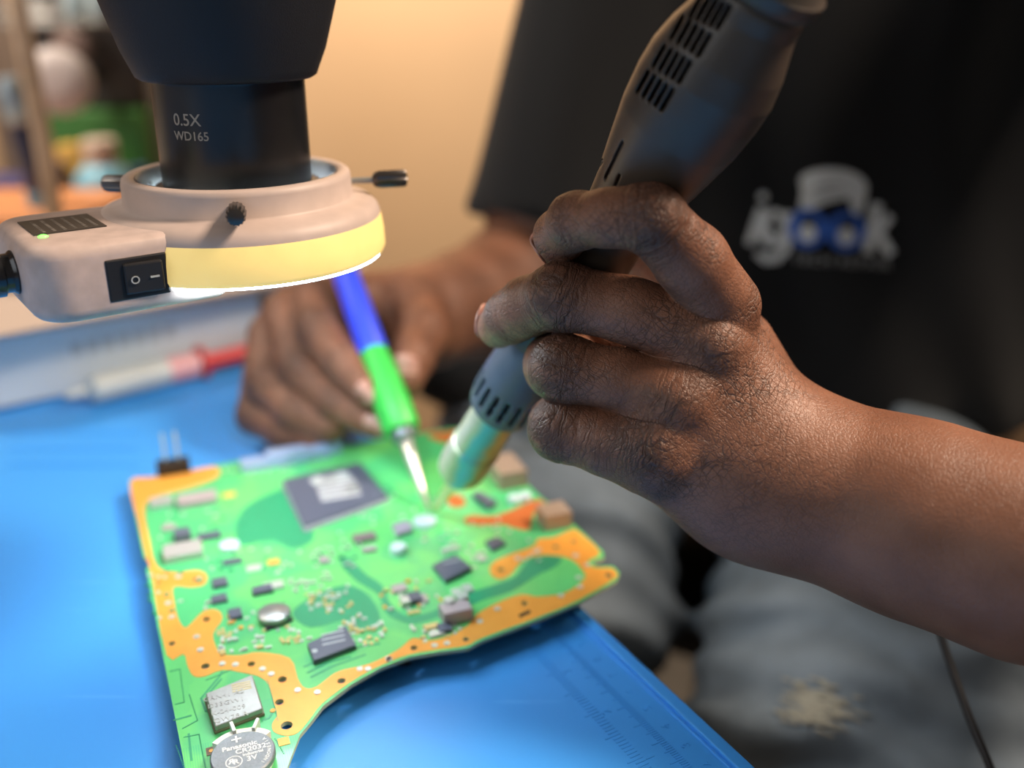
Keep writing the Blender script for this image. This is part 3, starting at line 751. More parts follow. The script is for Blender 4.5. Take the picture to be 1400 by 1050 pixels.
# slots: image positions on the body front -> (axis position, sideways offset)
def g_pix(px, py):
    # intersect the ray with the surface of the body
    o_ = np.array([0, 0, H]); d = P(px, py, 1.0) - o_; d /= np.linalg.norm(d)
    t = .25
    for _ in range(60):
        p = o_ + d * t - gA; s = p @ gw; q = p - s * gw; dist = np.linalg.norm(q) - np.interp(s, bs, br)
        t += dist * .8
        if abs(dist) < 1e-5: break
    p = o_ + d * t - gA
    return float(p @ gw), float(p @ gs)
slots = []
rows = [((951, 9), (988, 25), 32), ((924, 40), (961, 64), 31), ((899, 79), (934, 101), 31), ((877, 114), (910, 139), 31)]
rows.insert(0, ((978, -32), (1014, -14), 30))
for (x0, y0), (x1, y1), ln in rows:
    for k in range(5):
        f = k / 4; x = x0 + (x1 - x0) * f; y = y0 + (y1 - y0) * f
        dx, dy = .49 * ln / 2, -.87 * ln / 2
        slots.append((g_pix(x - dx, y - dy), g_pix(x + dx, y + dy), .00068, .004))
for (x0, y0), (x1, y1) in (((826, 246), (850, 196)), ((806, 258), (823, 222)), ((840, 256), (846, 242))):
    slots.append((g_pix(x0, y0), g_pix(x1, y1), .0004, .0010))
def f_gun(p):
    # p in local coordinates (side, front, along)
    s = p[:, 2]; rho = np.hypot(p[:, 0], p[:, 1] * 1.06)
    d = (rho - np.interp(s, bs, br)) * .88
    d = smax(d, bs[0] - s, .004); d = smax(d, s - bs[-1], .003)
    base = d.copy()
    near = (np.abs(d) < .006) & (p[:, 1] > 0)
    if near.any():
        q = p[near]; b_ = base[near]; cut = np.full(len(q), 1.0)
        for (sa, qa), (sb, qb), w_, dep in slots:
            a = np.array([qa, sa]); b = np.array([qb, sb]); ba = b - a; pq = q[:, [0, 2]] - a
            t = np.clip(pq @ ba / (ba @ ba), 0, 1); dd = np.linalg.norm(pq - t[:, None] * ba, axis=1) - w_
            cut = np.minimum(cut, np.maximum(dd, -b_ - dep))
        d[near] = smax(b_, -cut, .0004)
    return d
V, Q, N_ = sdf_mesh(f_gun, (-.027, -.027, bs[0] - .003), (.027, .027, bs[-1] + .003), .00048, it=1)
Mg = np.stack([gs, gf, gw])                    # rows
V = V @ Mg + gA
if np.linalg.det(Mg) < 0: Q = Q[:, ::-1]
link('handle', np_me(V, Q), m_gun, gun)
gwv = Vector(gw); gAv = Vector(gA)
def glathe(tab, name, m, n=48, sm=40, **k):
    return link(name, lathe([(r_, s_) for s_, r_ in tab], n, at=gAv, axis=gwv), m, gun, smooth=sm, **k)
s1, _ = g_at(1045); r1 = br[-1]
glathe([(s1 - .001, r1 * .9), (s1, r1 * 1.06), (s1 + .0015, r1 * 1.14), (s1 + .005, r1 * 1.14), (s1 + .006, r1 * 1.05), (s1 + .012, r1 * .95), (s1 + .016, r1 * .6), (s1 + .02, r1 * .3)], 'end_cap', m_gun)
link('hose', tube(smooth_path([gAv + gwv * (s1 + .018), gAv + gwv * (s1 + .06), gAv + gwv * (s1 + .11) + Vector((.03, .02, 0)), (.42, .25, .42), (.62, .30, .25), (.75, .45, -.1), (.8, .6, -.7)], 10), .006, 16), m_blk, gun, smooth=True)
# collar, with slots cut round it
ctab = prof([(682, 40), (686, 46), (694, 49), (705, 50), (720, 49), (736, 47), (752, 43)])
cs = np.array([a for a, _ in ctab]); cr = np.array([b for _, b in ctab]); smid = .5 * (cs[0] + cs[-1])
def f_col(p):
    s = p[:, 2]; rho = np.hypot(p[:, 0], p[:, 1]); d = (rho - np.interp(s, cs, cr)) * .85
    d = smax(d, cs[0] - s, .004); d = smax(d, s - cs[-1], .004); d = np.maximum(d, .0095 - rho)
    an = np.arctan2(p[:, 1], p[:, 0]); st_ = 2 * math.pi / 18
    aa = (np.mod(an + st_ / 2, st_) - st_ / 2) * rho
    sl = np.maximum(np.abs(aa) - .0009, np.abs(s - (cs[0] + .0135)) - .0060)
    return smax(d, -np.maximum(sl, -d - .003), .0006)
V, Q, N_ = sdf_mesh(f_col, (-.02, -.02, cs[0] - .003), (.02, .02, cs[-1] + .003), .0005, it=1)
V = V @ Mg + gA
if np.linalg.det(Mg) < 0: Q = Q[:, ::-1]
link('collar', np_me(V, Q), mat('slate_blue_plastic', (.055, .075, .105), .38, spec=.5), gun, label='slate blue vented collar')
m_noz = bpy.data.materials.new('side_banded_steel'); m_noz.use_nodes = True  # colour bands run from cream to brown, side to side
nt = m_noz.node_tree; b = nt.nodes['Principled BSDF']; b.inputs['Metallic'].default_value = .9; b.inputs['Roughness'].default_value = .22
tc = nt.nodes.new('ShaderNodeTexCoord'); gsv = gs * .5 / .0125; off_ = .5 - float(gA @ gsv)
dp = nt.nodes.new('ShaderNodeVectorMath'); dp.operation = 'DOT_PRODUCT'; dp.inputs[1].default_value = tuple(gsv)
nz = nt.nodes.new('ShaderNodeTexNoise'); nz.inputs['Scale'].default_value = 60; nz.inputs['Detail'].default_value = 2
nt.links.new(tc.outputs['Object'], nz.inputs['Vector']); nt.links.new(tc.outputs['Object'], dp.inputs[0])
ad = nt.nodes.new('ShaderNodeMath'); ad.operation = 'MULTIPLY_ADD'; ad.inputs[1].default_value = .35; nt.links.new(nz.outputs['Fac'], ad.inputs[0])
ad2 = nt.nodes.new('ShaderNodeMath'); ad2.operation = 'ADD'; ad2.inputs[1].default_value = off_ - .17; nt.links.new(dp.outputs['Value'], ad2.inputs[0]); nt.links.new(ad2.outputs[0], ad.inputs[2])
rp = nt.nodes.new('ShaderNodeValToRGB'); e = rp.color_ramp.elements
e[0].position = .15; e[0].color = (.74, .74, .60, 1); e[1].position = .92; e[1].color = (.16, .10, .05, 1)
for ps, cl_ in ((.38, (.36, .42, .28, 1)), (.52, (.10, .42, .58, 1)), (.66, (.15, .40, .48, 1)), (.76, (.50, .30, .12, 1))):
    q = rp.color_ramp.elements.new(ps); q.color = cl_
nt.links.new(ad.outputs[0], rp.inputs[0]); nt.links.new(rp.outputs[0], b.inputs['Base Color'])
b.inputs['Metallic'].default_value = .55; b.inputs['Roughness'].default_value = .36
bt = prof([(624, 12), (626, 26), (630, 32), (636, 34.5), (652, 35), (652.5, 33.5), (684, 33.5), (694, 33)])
glathe(bt, 'heater_barrel', m_noz, 64, label='steel barrel with colour bands running along it')
glathe(prof([(596, 5.5), (600, 6), (616, 8.5), (621, 12), (626, 20)]), 'nozzle_tip', mat('straw_steel', (.62, .62, .34), .3, metal=.85), 32, label='thin steel nozzle tip')

# ------------------------------------------------------------------ blue and green pen tool
pen = thing('precision_pen', 'blue and green handled pen tool with thin metal tip touching the board', 'pen tool', tuple(P(587, 700, .456)))
pa, pb = Vector(P(587, 700, .4574)), Vector(P(553, 597, .478)); pt_ = Vector(P(458, 335, .535)); 
pd = (pt_ - pb).normalized(); Lp = (pt_ - pb).length
def along(px, py):                            # distance from the ferrule along the handle at a pixel
    a_, b_ = np.array([553, 597.]), np.array([458, 335.]); t = float((np.array([px, py]) - a_) @ (b_ - a_) / ((b_ - a_) @ (b_ - a_)))
    iz = 1 / .478 + (1 / .535 - 1 / .478) * t; Z = 1 / iz; p = Vector(P(*(a_ + (b_ - a_) * t), Z)); return (p - pb).length
g1 = along(512, 482)
link('tip', tube([pa, pa.lerp(pb, .35), pa.lerp(pb, .7), pb], [.0008, .0022, .0032, .0036], 16), mat('satin_tip', (.72, .70, .62), .3, metal=.7), pen, smooth=True)
link('ferrule', lathe([(.0036, -.003), (.0062, -.001), (.0064, .003), (.006, .004)], 32, at=pb, axis=pd), mat('grey_ferrule', (.22, .25, .28), .35, metal=.6), pen, smooth=40)
link('grip', lathe([(.0062, .002), (.0084, .003), (.0092, .006), (.0092, g1 * .4), (.0082, g1 * .75), (.0072, g1)], 40, at=pb, axis=pd), mat('bright_green_plastic', (.04, .50, .07), .4), pen, smooth=40, label='bright green grip')
link('handle', lathe([(.0071, g1), (.0076, g1 + .002), (.0074, g1 + .03), (.0066, Lp), (.006, Lp + .025), (.004, Lp + .03)], 40, at=pb, axis=pd), mat('royal_blue_plastic', (.03, .07, .85), .4), pen, smooth=40, label='royal blue handle')
#@@PERSON
# ================================================================== the technician
person = thing('person', 'seated person in black t-shirt and faded jeans, working on the board with both hands', 'person', (.2, .75, -.75))
m_px = lambda r, Z: r * Z / F
def J(*j):                                      # joints (px, py, Z, radius px) -> points, radii
    return [P(a, b, Z).astype(np.float32) for a, b, Z, r in j], [r * Z / F for a, b, Z, r in j]
# --- hand on the handpiece: index raised, middle laid over, ring and little finger curled
HF = {
 'index':  J((990, 418, .320, 50), (945, 356, .306, 49), (888, 297, .294, 46), (832, 298, .297, 38), (788, 302, .307, 38), (766, 322, .324, 34), (765, 344, .338, 26)),
 'middle': J((965, 462, .321, 56), (860, 424, .321, 44), (768, 405, .324, 46), (722, 419, .336, 39), (700, 432, .344, 36), (682, 446, .356, 30)),
 'ring':   J((930, 545, .321, 54), (850, 520, .324, 41), (770, 504, .330, 46), (764, 499, .346, 46), (775, 490, .368, 42), (800, 480, .388, 36), (835, 470, .394, 30)),
 'little': J((900, 622, .322, 54), (835, 606, .328, 45), (768, 586, .335, 44), (766, 583, .350, 42), (778, 575, .370, 38), (800, 560, .386, 33), (825, 550, .390, 28)),
}
TH = J((1040, 600, .360, 50), (985, 500, .380, 52), (925, 400, .385, 46), (870, 335, .386, 38), (828, 300, .388, 30))
PALM = [J((1050, 640, .335, 92), (988, 458, .328, 50)), J((1050, 640, .335, 92), (962, 500, .328, 60)), J((1040, 650, .335, 92), (930, 562, .328, 68)),
        J((1030, 660, .335, 88), (893, 612, .329, 66)), J((1020, 655, .350, 92), (920, 560, .362, 58)), J((1010, 660, .350, 78), (885, 615, .350, 56)), J((1060, 600, .348, 70), (1000, 480, .352, 60)), J((960, 500, .345, 50), (834, 470, .352, 36))]
ARM = J((1030, 640, .335, 96), (1085, 655, .334, 101), (1160, 680, .328, 112), (1260, 712, .318, 125), (1400, 757, .305, 133), (1600, 800, .300, 150), (1800, 850, .32, 160))
ARM_UP = [P(1800, 850, .32), P(1760, 300, .42), np.array([.42, .66, .38])]
def f_hand(p):
    d = None
    for pts, rs in PALM:
        c = cap(p, pts[0], pts[1], rs[0], rs[1]); d = c if d is None else smin(d, c, .010)
    d = smin(d, chain(p, ARM[0], ARM[1], .012), .014)
    pal = d
    out = d
    for k in ('index', 'middle', 'ring', 'little'):
        pts, rs = HF[k]; df = chain(p, pts, rs, .0035)
        out = smin(out, smin(df, pal, .0045), .0004)
    pts, rs = TH; out = smin(out, smin(chain(p, pts, rs, .004), pal, .008), .001)
    # tendons and knuckle heads
    for a, r_ in ((P(978, 482, .3165), 26), (P(925, 552, .3150), 26), (P(893, 612, .3180), 28)):
        out = smin(out, np.linalg.norm(p - a.astype(np.float32), axis=1) - r_ * .31 / F, .012)
    return out
allp = np.array([q for k in HF for q in HF[k][0]] + TH[0] + [P(1030, 640, .335), P(1500, 790, .30)])
lo = allp.min(0) - .036; hi = allp.max(0) + .030
XCUT = hi[0]
V1, Q1, N1 = sdf_mesh(f_hand, lo, hi, .00062, it=2)
# --- skin coordinates: along and round each finger, for the creases
def finger_coords(V, fingers):
    best = np.full(len(V), 1e9); U = np.zeros(len(V)); Wd = np.zeros(len(V)); ID = np.zeros(len(V)); CR = np.zeros(len(V))
    V32 = V.astype(np.float32)
    for fi, (pts, rs, creases) in enumerate(fingers):
        cum = 0
        dd = np.full(len(V), 1e9); uu = np.zeros(len(V)); ww = np.zeros(len(V))
        for i in range(len(pts) - 1):
            a, b = pts[i], pts[i + 1]; ba = b - a; L = float(np.linalg.norm(ba)); t = np.clip((V32 - a) @ ba / L ** 2, 0, 1)
            q = V32 - a - t[:, None] * ba; dist = np.linalg.norm(q, axis=1) - (rs[i] + (rs[i + 1] - rs[i]) * t)
            m = dist < dd; dd[m] = dist[m]; uu[m] = (cum + t * L)[m]
            ww[m] = q[m][:, 2]; cum += L
        cr = np.zeros(len(V))
        for cu_, wid, am in creases: cr = np.maximum(cr, am * np.exp(-((uu - cu_) / wid) ** 2))
        m = dd < best; best[m] = dd[m]; U[m] = uu[m]; Wd[m] = ww[m]; ID[m] = fi * .37; CR[m] = cr[m]
    CR *= np.exp(-np.maximum(best, 0) / .003)
    return U, Wd, ID, CR
def cumlen(pts):
    return np.concatenate([[0], np.cumsum([np.linalg.norm(pts[i + 1] - pts[i]) for i in range(len(pts) - 1)])])
FC = []
for k, (pj, dj) in {'index': (2, 4), 'middle': (2, 4), 'ring': (2, 5), 'little': (2, 5)}.items():
    cl = cumlen(HF[k][0]); FC.append((HF[k][0], HF[k][1], [(cl[pj], .008, 1.0), (cl[dj], .004, .7), (cl[0], .006, .35)]))
U, Wd, ID, CR = finger_coords(V1, FC)
# knuckle patch masks on the back of the hand
for c, wdt, am in ((P(975, 490, .30), .014, .9), (P(920, 560, .305), .012, .7), (P(870, 615, .31), .014, .95), (P(800, 620, .315), .012, .7)):
    CR = np.maximum(CR, am * np.exp(-(np.linalg.norm(V1 - c, axis=1) / wdt) ** 2))
# real relief: transverse folds at the joints
NN = N1 / np.maximum(np.linalg.norm(N1, axis=1), .2)[:, None]
rel = np.zeros(len(V1))
for fi, (pts, rs, creases) in enumerate(FC):
    m = (np.abs(ID - fi * .37) < .01)
    for cu_, wid, am in creases[:2]:
        for kk, off in enumerate((-.0078, -.0050, -.0024, .0002, .0028, .0056)):
            lineu = cu_ + off + .0009 * np.sin(Wd * 330 + kk * 2.1 + fi) + .0005 * np.sin(Wd * 900 + kk)
            rel -= m * am * .00030 * np.exp(-((U - lineu) / .00055) ** 2) * (.5 + .5 * np.sin(Wd * 260 + kk * 1.7))
V1 = V1 + NN * rel[:, None]
def skin_attr(me, U, Wd, ID, CR):
    a = me.attributes.new('skin_uv', 'FLOAT_VECTOR', 'POINT'); a.data.foreach_set('vector', np.stack([U, Wd, ID], 1).astype(np.float32).ravel())
    co = np.empty(len(me.vertices) * 3, np.float32); me.vertices.foreach_get('co', co); co = co.reshape(-1, 3)
    e1 = P(930, 520, .32) - P(1090, 650, .334); e1 /= np.linalg.norm(e1); e3 = np.array([0, 0, H]) - P(950, 550, .32); e3 -= (e3 @ e1) * e1; e3 /= np.linalg.norm(e3); e2 = np.cross(e3, e1)
    a = me.attributes.new('hand_uv', 'FLOAT_VECTOR', 'POINT'); a.data.foreach_set('vector', (co @ np.stack([e1, e2, e3], 1)).astype(np.float32).ravel())
    a = me.attributes.new('crease', 'FLOAT', 'POINT'); a.data.foreach_set('value', CR.astype(np.float32))
def skin_mat():
    m = bpy.data.materials.new('dark_brown_skin'); m.use_nodes = True; nt = m.node_tree; b = nt.nodes['Principled BSDF']; N = nt.nodes.new; Lk = nt.links.new
    b.inputs['Roughness'].default_value = .48; b.inputs['Specular IOR Level'].default_value = .42
    b.inputs['Subsurface Weight'].default_value = .08; b.inputs['Subsurface Radius'].default_value = (.004, .0015, .0008); b.inputs['Subsurface Scale'].default_value = 1
    tc = N('ShaderNodeTexCoord'); at = N('ShaderNodeAttribute'); at.attribute_name = 'skin_uv'; ac = N('ShaderNodeAttribute'); ac.attribute_name = 'crease'
    def mth(op, a, b_=None, clamp=False):
        q = N('ShaderNodeMath'); q.operation = op; q.use_clamp = clamp
        for i, x in enumerate((a, b_)):
            if x is None: continue
            if isinstance(x, (int, float)): q.inputs[i].default_value = x
            else: Lk(x, q.inputs[i])
        return q.outputs[0]
    n0 = N('ShaderNodeTexNoise'); n0.inputs['Scale'].default_value = 160; n0.inputs['Detail'].default_value = 3; Lk(tc.outputs['Object'], n0.inputs['Vector'])
    def vm(op, a, b_):
        q = N('ShaderNodeVectorMath'); q.operation = op
        for i, x in enumerate((a, b_)):
            if isinstance(x, tuple): q.inputs[i].default_value = x
            else: Lk(x, q.inputs[i])
        return q.outputs[0]
    dist = vm('MULTIPLY', vm('SUBTRACT', n0.outputs['Color'], (.5, .5, .5)), (.0040, .0040, .0040))
    pos = vm('ADD', tc.outputs['Object'], dist)
    ah = N('ShaderNodeAttribute'); ah.attribute_name = 'hand_uv'; hpos = vm('ADD', ah.outputs['Vector'], dist)
    def vor(vec, sc, lo, hi):
        v = N('ShaderNodeTexVoronoi'); v.feature = 'DISTANCE_TO_EDGE'; v.inputs['Scale'].default_value = sc; Lk(vec, v.inputs['Vector'])
        r = N('ShaderNodeMapRange'); r.inputs[1].default_value = lo; r.inputs[2].default_value = hi; r.interpolation_type = 'SMOOTHSTEP'; Lk(v.outputs[0], r.inputs[0]); return r.outputs[0]
    fine = vor(pos, 760, 0, .20)
    la = vor(vm('MULTIPLY', hpos, (540, 140, 140)), 1.0, 0, .09)      # lines across the hand
    lb = vor(vm('MULTIPLY', hpos, (140, 580, 140)), 1.0, 0, .09)      # lines along it
    big = vor(vm('MULTIPLY', hpos, (210, 75, 75)), 1.0, 0, .055)
    fcv = vm('MULTIPLY', vm('ADD', at.outputs['Vector'], vm('MULTIPLY', dist, (.8, .8, 0))), (620, 75, 50))
    cre = vor(fcv, 1.0, 0, .15)
    fcv2 = vm('MULTIPLY', vm('ADD', at.outputs['Vector'], vm('MULTIPLY', dist, (1.2, 1.2, 0))), (330, 36, 50))
    cre2 = vor(fcv2, 1.0, 0, .09)
    cw = ac.outputs['Fac']
    n5 = N('ShaderNodeTexNoise'); n5.inputs['Scale'].default_value = 55; n5.inputs['Detail'].default_value = 2; Lk(tc.outputs['Object'], n5.inputs['Vector'])
    pw = N('ShaderNodeMapRange'); pw.inputs[1].default_value = .38; pw.inputs[2].default_value = .62; pw.inputs[3].default_value = .35; Lk(n5.outputs['Fac'], pw.inputs[0]); pw = pw.outputs[0]
    # fade the lines out up the forearm
    sx = N('ShaderNodeSeparateXYZ'); Lk(ah.outputs['Vector'], sx.inputs[0])
    hw_ = N('ShaderNodeMapRange'); hw_.inputs[1].default_value = HU0 - .012; hw_.inputs[2].default_value = HU0 + .030; hw_.inputs[3].default_value = .12; Lk(sx.outputs[0], hw_.inputs[0]); hw_ = hw_.outputs[0]
    h = mth('MULTIPLY', fine, .20)
    h = mth('ADD', h, mth('MULTIPLY', la, mth('MULTIPLY', mth('MULTIPLY', pw, hw_), .42)))
    h = mth('ADD', h, mth('MULTIPLY', lb, mth('MULTIPLY', mth('MULTIPLY', pw, hw_), .34)))
    h = mth('ADD', h, mth('MULTIPLY', big, mth('MULTIPLY', cw, .7)))
    h = mth('ADD', h, mth('MULTIPLY', cre, mth('MULTIPLY', cw, .5)))
    h = mth('ADD', h, mth('MULTIPLY', cre2, mth('MULTIPLY', cw, 1.0)))
    bp = N('ShaderNodeBump'); bp.inputs['Strength'].default_value = .9; bp.inputs['Distance'].default_value = .00034
    Lk(h, bp.inputs['Height']); Lk(bp.outputs[0], b.inputs['Normal'])
    n1 = N('ShaderNodeTexNoise'); n1.inputs['Scale'].default_value = 38; n1.inputs['Detail'].default_value = 4; Lk(tc.outputs['Object'], n1.inputs['Vector'])
    r1 = N('ShaderNodeMapRange'); r1.inputs[1].default_value = .35; r1.inputs[2].default_value = .68; Lk(n1.outputs['Fac'], r1.inputs[0])
    mx = N('ShaderNodeMix'); mx.data_type = 'RGBA'; mx.inputs[6].default_value = (.188, .078, .044, 1); mx.inputs[7].default_value = (.272, .120, .070, 1); Lk(r1.outputs[0], mx.inputs[0])
    # knuckles: darker, ashier skin
    mx2 = N('ShaderNodeMix'); mx2.data_type = 'RGBA'; mx2.inputs[7].default_value = (.125, .060, .040, 1); Lk(mx.outputs[2], mx2.inputs[6]); Lk(mth('MULTIPLY', cw, .6), mx2.inputs[0])
    # base colour is darker along the crease lines
    inv = mth('SUBTRACT', 1.0, mth('MULTIPLY', cre2, mth('MULTIPLY', big, cre))); dk = mth('MULTIPLY', mth('MULTIPLY', inv, cw), .9)
    inv2 = mth('SUBTRACT', 1.0, mth('MULTIPLY', la, lb)); dk = mth('MAXIMUM', dk, mth('MULTIPLY', mth('MULTIPLY', inv2, mth('MULTIPLY', pw, hw_)), .68), True)
    mx3 = N('ShaderNodeMix'); mx3.data_type = 'RGBA'; mx3.inputs[7].default_value = (.035, .016, .010, 1); Lk(mx2.outputs[2], mx3.inputs[6]); Lk(dk, mx3.inputs[0])
    Lk(mx3.outputs[2], b.inputs['Base Color'])
    return m
_e1 = P(930, 520, .32) - P(1090, 650, .334); _e1 /= np.linalg.norm(_e1)
HU0 = float(P(1090, 650, .32) @ _e1)           # where the wrist begins, along the hand
m_skin = skin_mat()
# --- other hand, holding the pen
K = {
 'index':  J((432, 412, .545, 34), (438, 452, .520, 32), (470, 495, .505, 27), (505, 535, .492, 23)),
 'middle': J((392, 432, .545, 34), (410, 505, .525, 31), (460, 550, .512, 27), (515, 578, .500, 22)),
 'ring':   J((370, 460, .550, 32), (368, 525, .535, 32), (405, 562, .522, 28), (450, 583, .514, 23)),
 'little': J((362, 500, .556, 28), (350, 568, .540, 26), (390, 590, .528, 25), (432, 600, .520, 21)),
}
KT = J((560, 420, .575, 44), (575, 455, .550, 38), (562, 490, .525, 31), (552, 520, .508, 27))
KP = [J((590, 425, .60, 52), (440, 408, .555, 36)), J((590, 430, .60, 52), (402, 430, .560, 38)), J((590, 440, .60, 48), (378, 462, .565, 36)), J((580, 450, .59, 48), (372, 500, .568, 32)),
      J((580, 440, .60, 48), (560, 425, .575, 44)), J((540, 440, .585, 52), (440, 500, .57, 44))]
KA = J((590, 425, .60, 54), (640, 415, .635, 66), (700, 400, .68, 84), (725, 420, .70, 88))
def f_hand2(p):
    d = None
    for pts, rs in KP:
        c = cap(p, pts[0], pts[1], rs[0], rs[1]); d = c if d is None else smin(d, c, .010)
    d = smin(d, chain(p, KA[0], KA[1], .02), .02); pal = d
    out = d
    for k in K:
        out = smin(out, smin(chain(p, K[k][0], K[k][1], .004), pal, .007), .0012)
    return smin(out, smin(chain(p, KT[0], KT[1], .004), pal, .008), .001)
allp = np.array([q for k in K for q in K[k][0]] + KT[0] + KA[0]); lo2 = allp.min(0) - .03; hi2 = allp.max(0) + .055
V2, Q2, N2 = sdf_mesh(f_hand2, lo2, (hi2[0], hi2[1], hi2[2]), .0012, it=1)
FC2 = []
for k in K:
    cl = cumlen(K[k][0]); FC2.append((K[k][0], K[k][1], [(cl[1], .008, .9), (cl[2], .005, .6)]))
U2, W2, I2, C2 = finger_coords(V2, FC2)
# --- rest of the body: arms, neck, head, trunk under the clothes (coarse)
SHR, SHL = np.array([.105, .80, .40]), np.array([.42, .78, .40])
ELR = KA[0][-1].astype(float)
def f_rest(p):
    d = chain(p, [ARM[0][-3], ARM[0][-2], ARM[0][-1]], [ARM[1][-3] - .0004, ARM[1][-2], ARM[1][-1]], .01)
    d = smin(d, cap(p, ARM[0][-1], ARM_UP[1], ARM[1][-1], .045), .02)
    d = smin(d, cap(p, ARM_UP[1], SHL, .045, .052), .03)
    d = smin(d, cap(p, ELR, SHR, KA[1][-1] - .0005, .050), .02)
    t = ell(p, (.23, .84, .20), (.165, .10, .30)); t = smin(t, cap(p, SHR, SHL, .055, .055), .06)
    d = smin(d, t, .05)
    d = smin(d, cap(p, (.26, .80, .40), (.262, .73, .54), .058, .056), .03)
    hd_ = ell(p, (.26, .70, .65), (.078, .098, .115)); hd_ = smin(hd_, ell(p, (.255, .665, .585), (.05, .06, .05)), .03)
    hd_ = smin(hd_, cap(p, (.255, .612, .645), (.252, .592, .620), .009, .014), .012)          # nose
    for s in (-1, 1):
        hd_ = smin(hd_, ell(p, (.26 + s * .080, .715, .64), (.012, .022, .033)), .008)          # ears
        hd_ = smax(hd_, -ell(p, (.256 + s * .030, .604, .655), (.019, .014, .010)), .014)       # eye sockets
        hd_ = smin(hd_, ell(p, (.256 + s * .030, .620, .653), (.013, .012, .011)), .003)
    hd_ = smin(hd_, ell(p, (.254, .612, .590), (.024, .012, .006)), .006); hd_ = smin(hd_, ell(p, (.254, .613, .581), (.021, .012, .006)), .004)
    return smin(d, hd_, .02)
V3, Q3, N3 = sdf_mesh(f_rest, (-.02, .15, -.15), (.62, .98, .80), .006, it=1)
# drop the part of the coarse forearm that the fine one already covers
drop = (V3[:, 0] < XCUT - .004) & (V3[:, 1] < .5)
keep = ~drop[Q3].any(1); Q3 = Q3[keep]
used = np.unique(Q3); rem = np.full(len(V3), -1); rem[used] = np.arange(len(used)); V3 = V3[used]; Q3 = rem[Q3]
n1, n2 = len(V1), len(V2)
me = np_me(np.concatenate([V1, V2, V3]), np.concatenate([Q1, Q2 + n1, Q3 + n1 + n2]))
z3 = np.zeros(len(V3))
skin_attr(me, np.concatenate([U, U2, z3]), np.concatenate([Wd, W2, z3]), np.concatenate([ID, I2, z3]), np.concatenate([CR, C2, z3]))
body = link('body', me, m_skin, person)
# fingernails
m_nail = mat('pinkish_nail', (.46, .24, .19), .28, spec=.6)
def nail(c, nrm, tip, wdt, ln):
    z = Vector(nrm).normalized(); y = Vector(tip); y = (y - y.dot(z) * z).normalized(); x = y.cross(z)
    v = []; f = []; nx, ny = 10, 8
    for j in range(ny + 1):
        for i in range(nx + 1):
            a = (i / nx - .5) * 2; b_ = (j / ny - .5) * 2
            ws = 1 - .25 * max(0, -b_) ** 2 - .2 * max(0, b_) ** 4
            v.append(Vector(c) + x * a * wdt * ws + y * b_ * ln * (1 - .15 * a * a) + z * (-wdt * .55 * a * a + .0003))
    for j in range(ny):
        for i in range(nx):
            k = j * (nx + 1) + i; f.append((k, k + 1, k + nx + 2, k + nx + 1))
    o_ = link('fingernail', me_from(v, f), m_nail, person, smooth=True)
    md = o_.modifiers.new('thick', 'SOLIDIFY'); md.thickness = .0006
    return o_
def surf_nail(fn, inside, toward, tip, wdt, ln):
    """walk out of the finger from a point inside it and lay the nail on the skin"""
    p = np.array(inside, float); d = np.array(toward, float); d /= np.linalg.norm(d)
    for _ in range(60):
        v = float(fn(p[None].astype(np.float32))[0])
        if v > -.0001: break
        p = p + d * max(-v * .7, .0002)
    nail(p, d, tip, wdt, ln)
vl = lambda a, b: (np.array(b, float) - np.array(a, float))
lft = P(600, 400, .35) - P(700, 400, .35); upv = P(700, 300, .35) - P(700, 400, .35); cv = np.array([0, 0, H]) - P(700, 400, .35)
ip = HF['index'][0]; surf_nail(f_hand, ip[-1] * .6 + ip[-2] * .4, lft * 1.0 + upv * .0 + cv * -.05, ip[-1] - ip[-2], .0062, .0065)
ip = HF['middle'][0]; surf_nail(f_hand, ip[-1] * .8 + ip[-2] * .2, lft * 1.0 + upv * .2 + cv * -.1, vl((0, 0, 0), -upv) , .0068, .0062)
ip = K['index'][0]; surf_nail(f_hand2, ip[-1], cv * 1.0 + upv * .4, ip[-1] - ip[-2], .0052, .0062)
ip = K['middle'][0]; surf_nail(f_hand2, ip[-1], cv * 1.0 + upv * .6, ip[-1] - ip[-2], .005, .006)
ip = KT[0]; surf_nail(f_hand2, ip[-1] * .6 + ip[-2] * .4, cv * 1.0 + upv * .2, ip[-1] - ip[-2], .0078, .0100)
# eyes and hair (out of frame)
for s in (-1, 1):
    link('eye', lathe([(.001, -.0105), (.008, -.007), (.0105, 0), (.008, .007), (.001, .0105)], 16, at=(.256 + s * .030, .620, .653)), mat('eye_white', (.7, .68, .65), .2), person, smooth=True)
bm = bmesh.new(); bmesh.ops.create_uvsphere(bm, u_segments=32, v_segments=20, radius=1)
for v in list(bm.verts):
    if v.co.z < .05 - .0 and v.co.y < .3 or v.co.z < -.45: bm.verts.remove(v)
for v in bm.verts: v.co = Vector((.26 + v.co.x * .083, .706 + v.co.y * .102, .655 + v.co.z * .118))
link('hair', bm_me(bm), mat('short_black_hair', (.01, .008, .007), .8, bump=1, bump_scale=900), person, smooth=True)

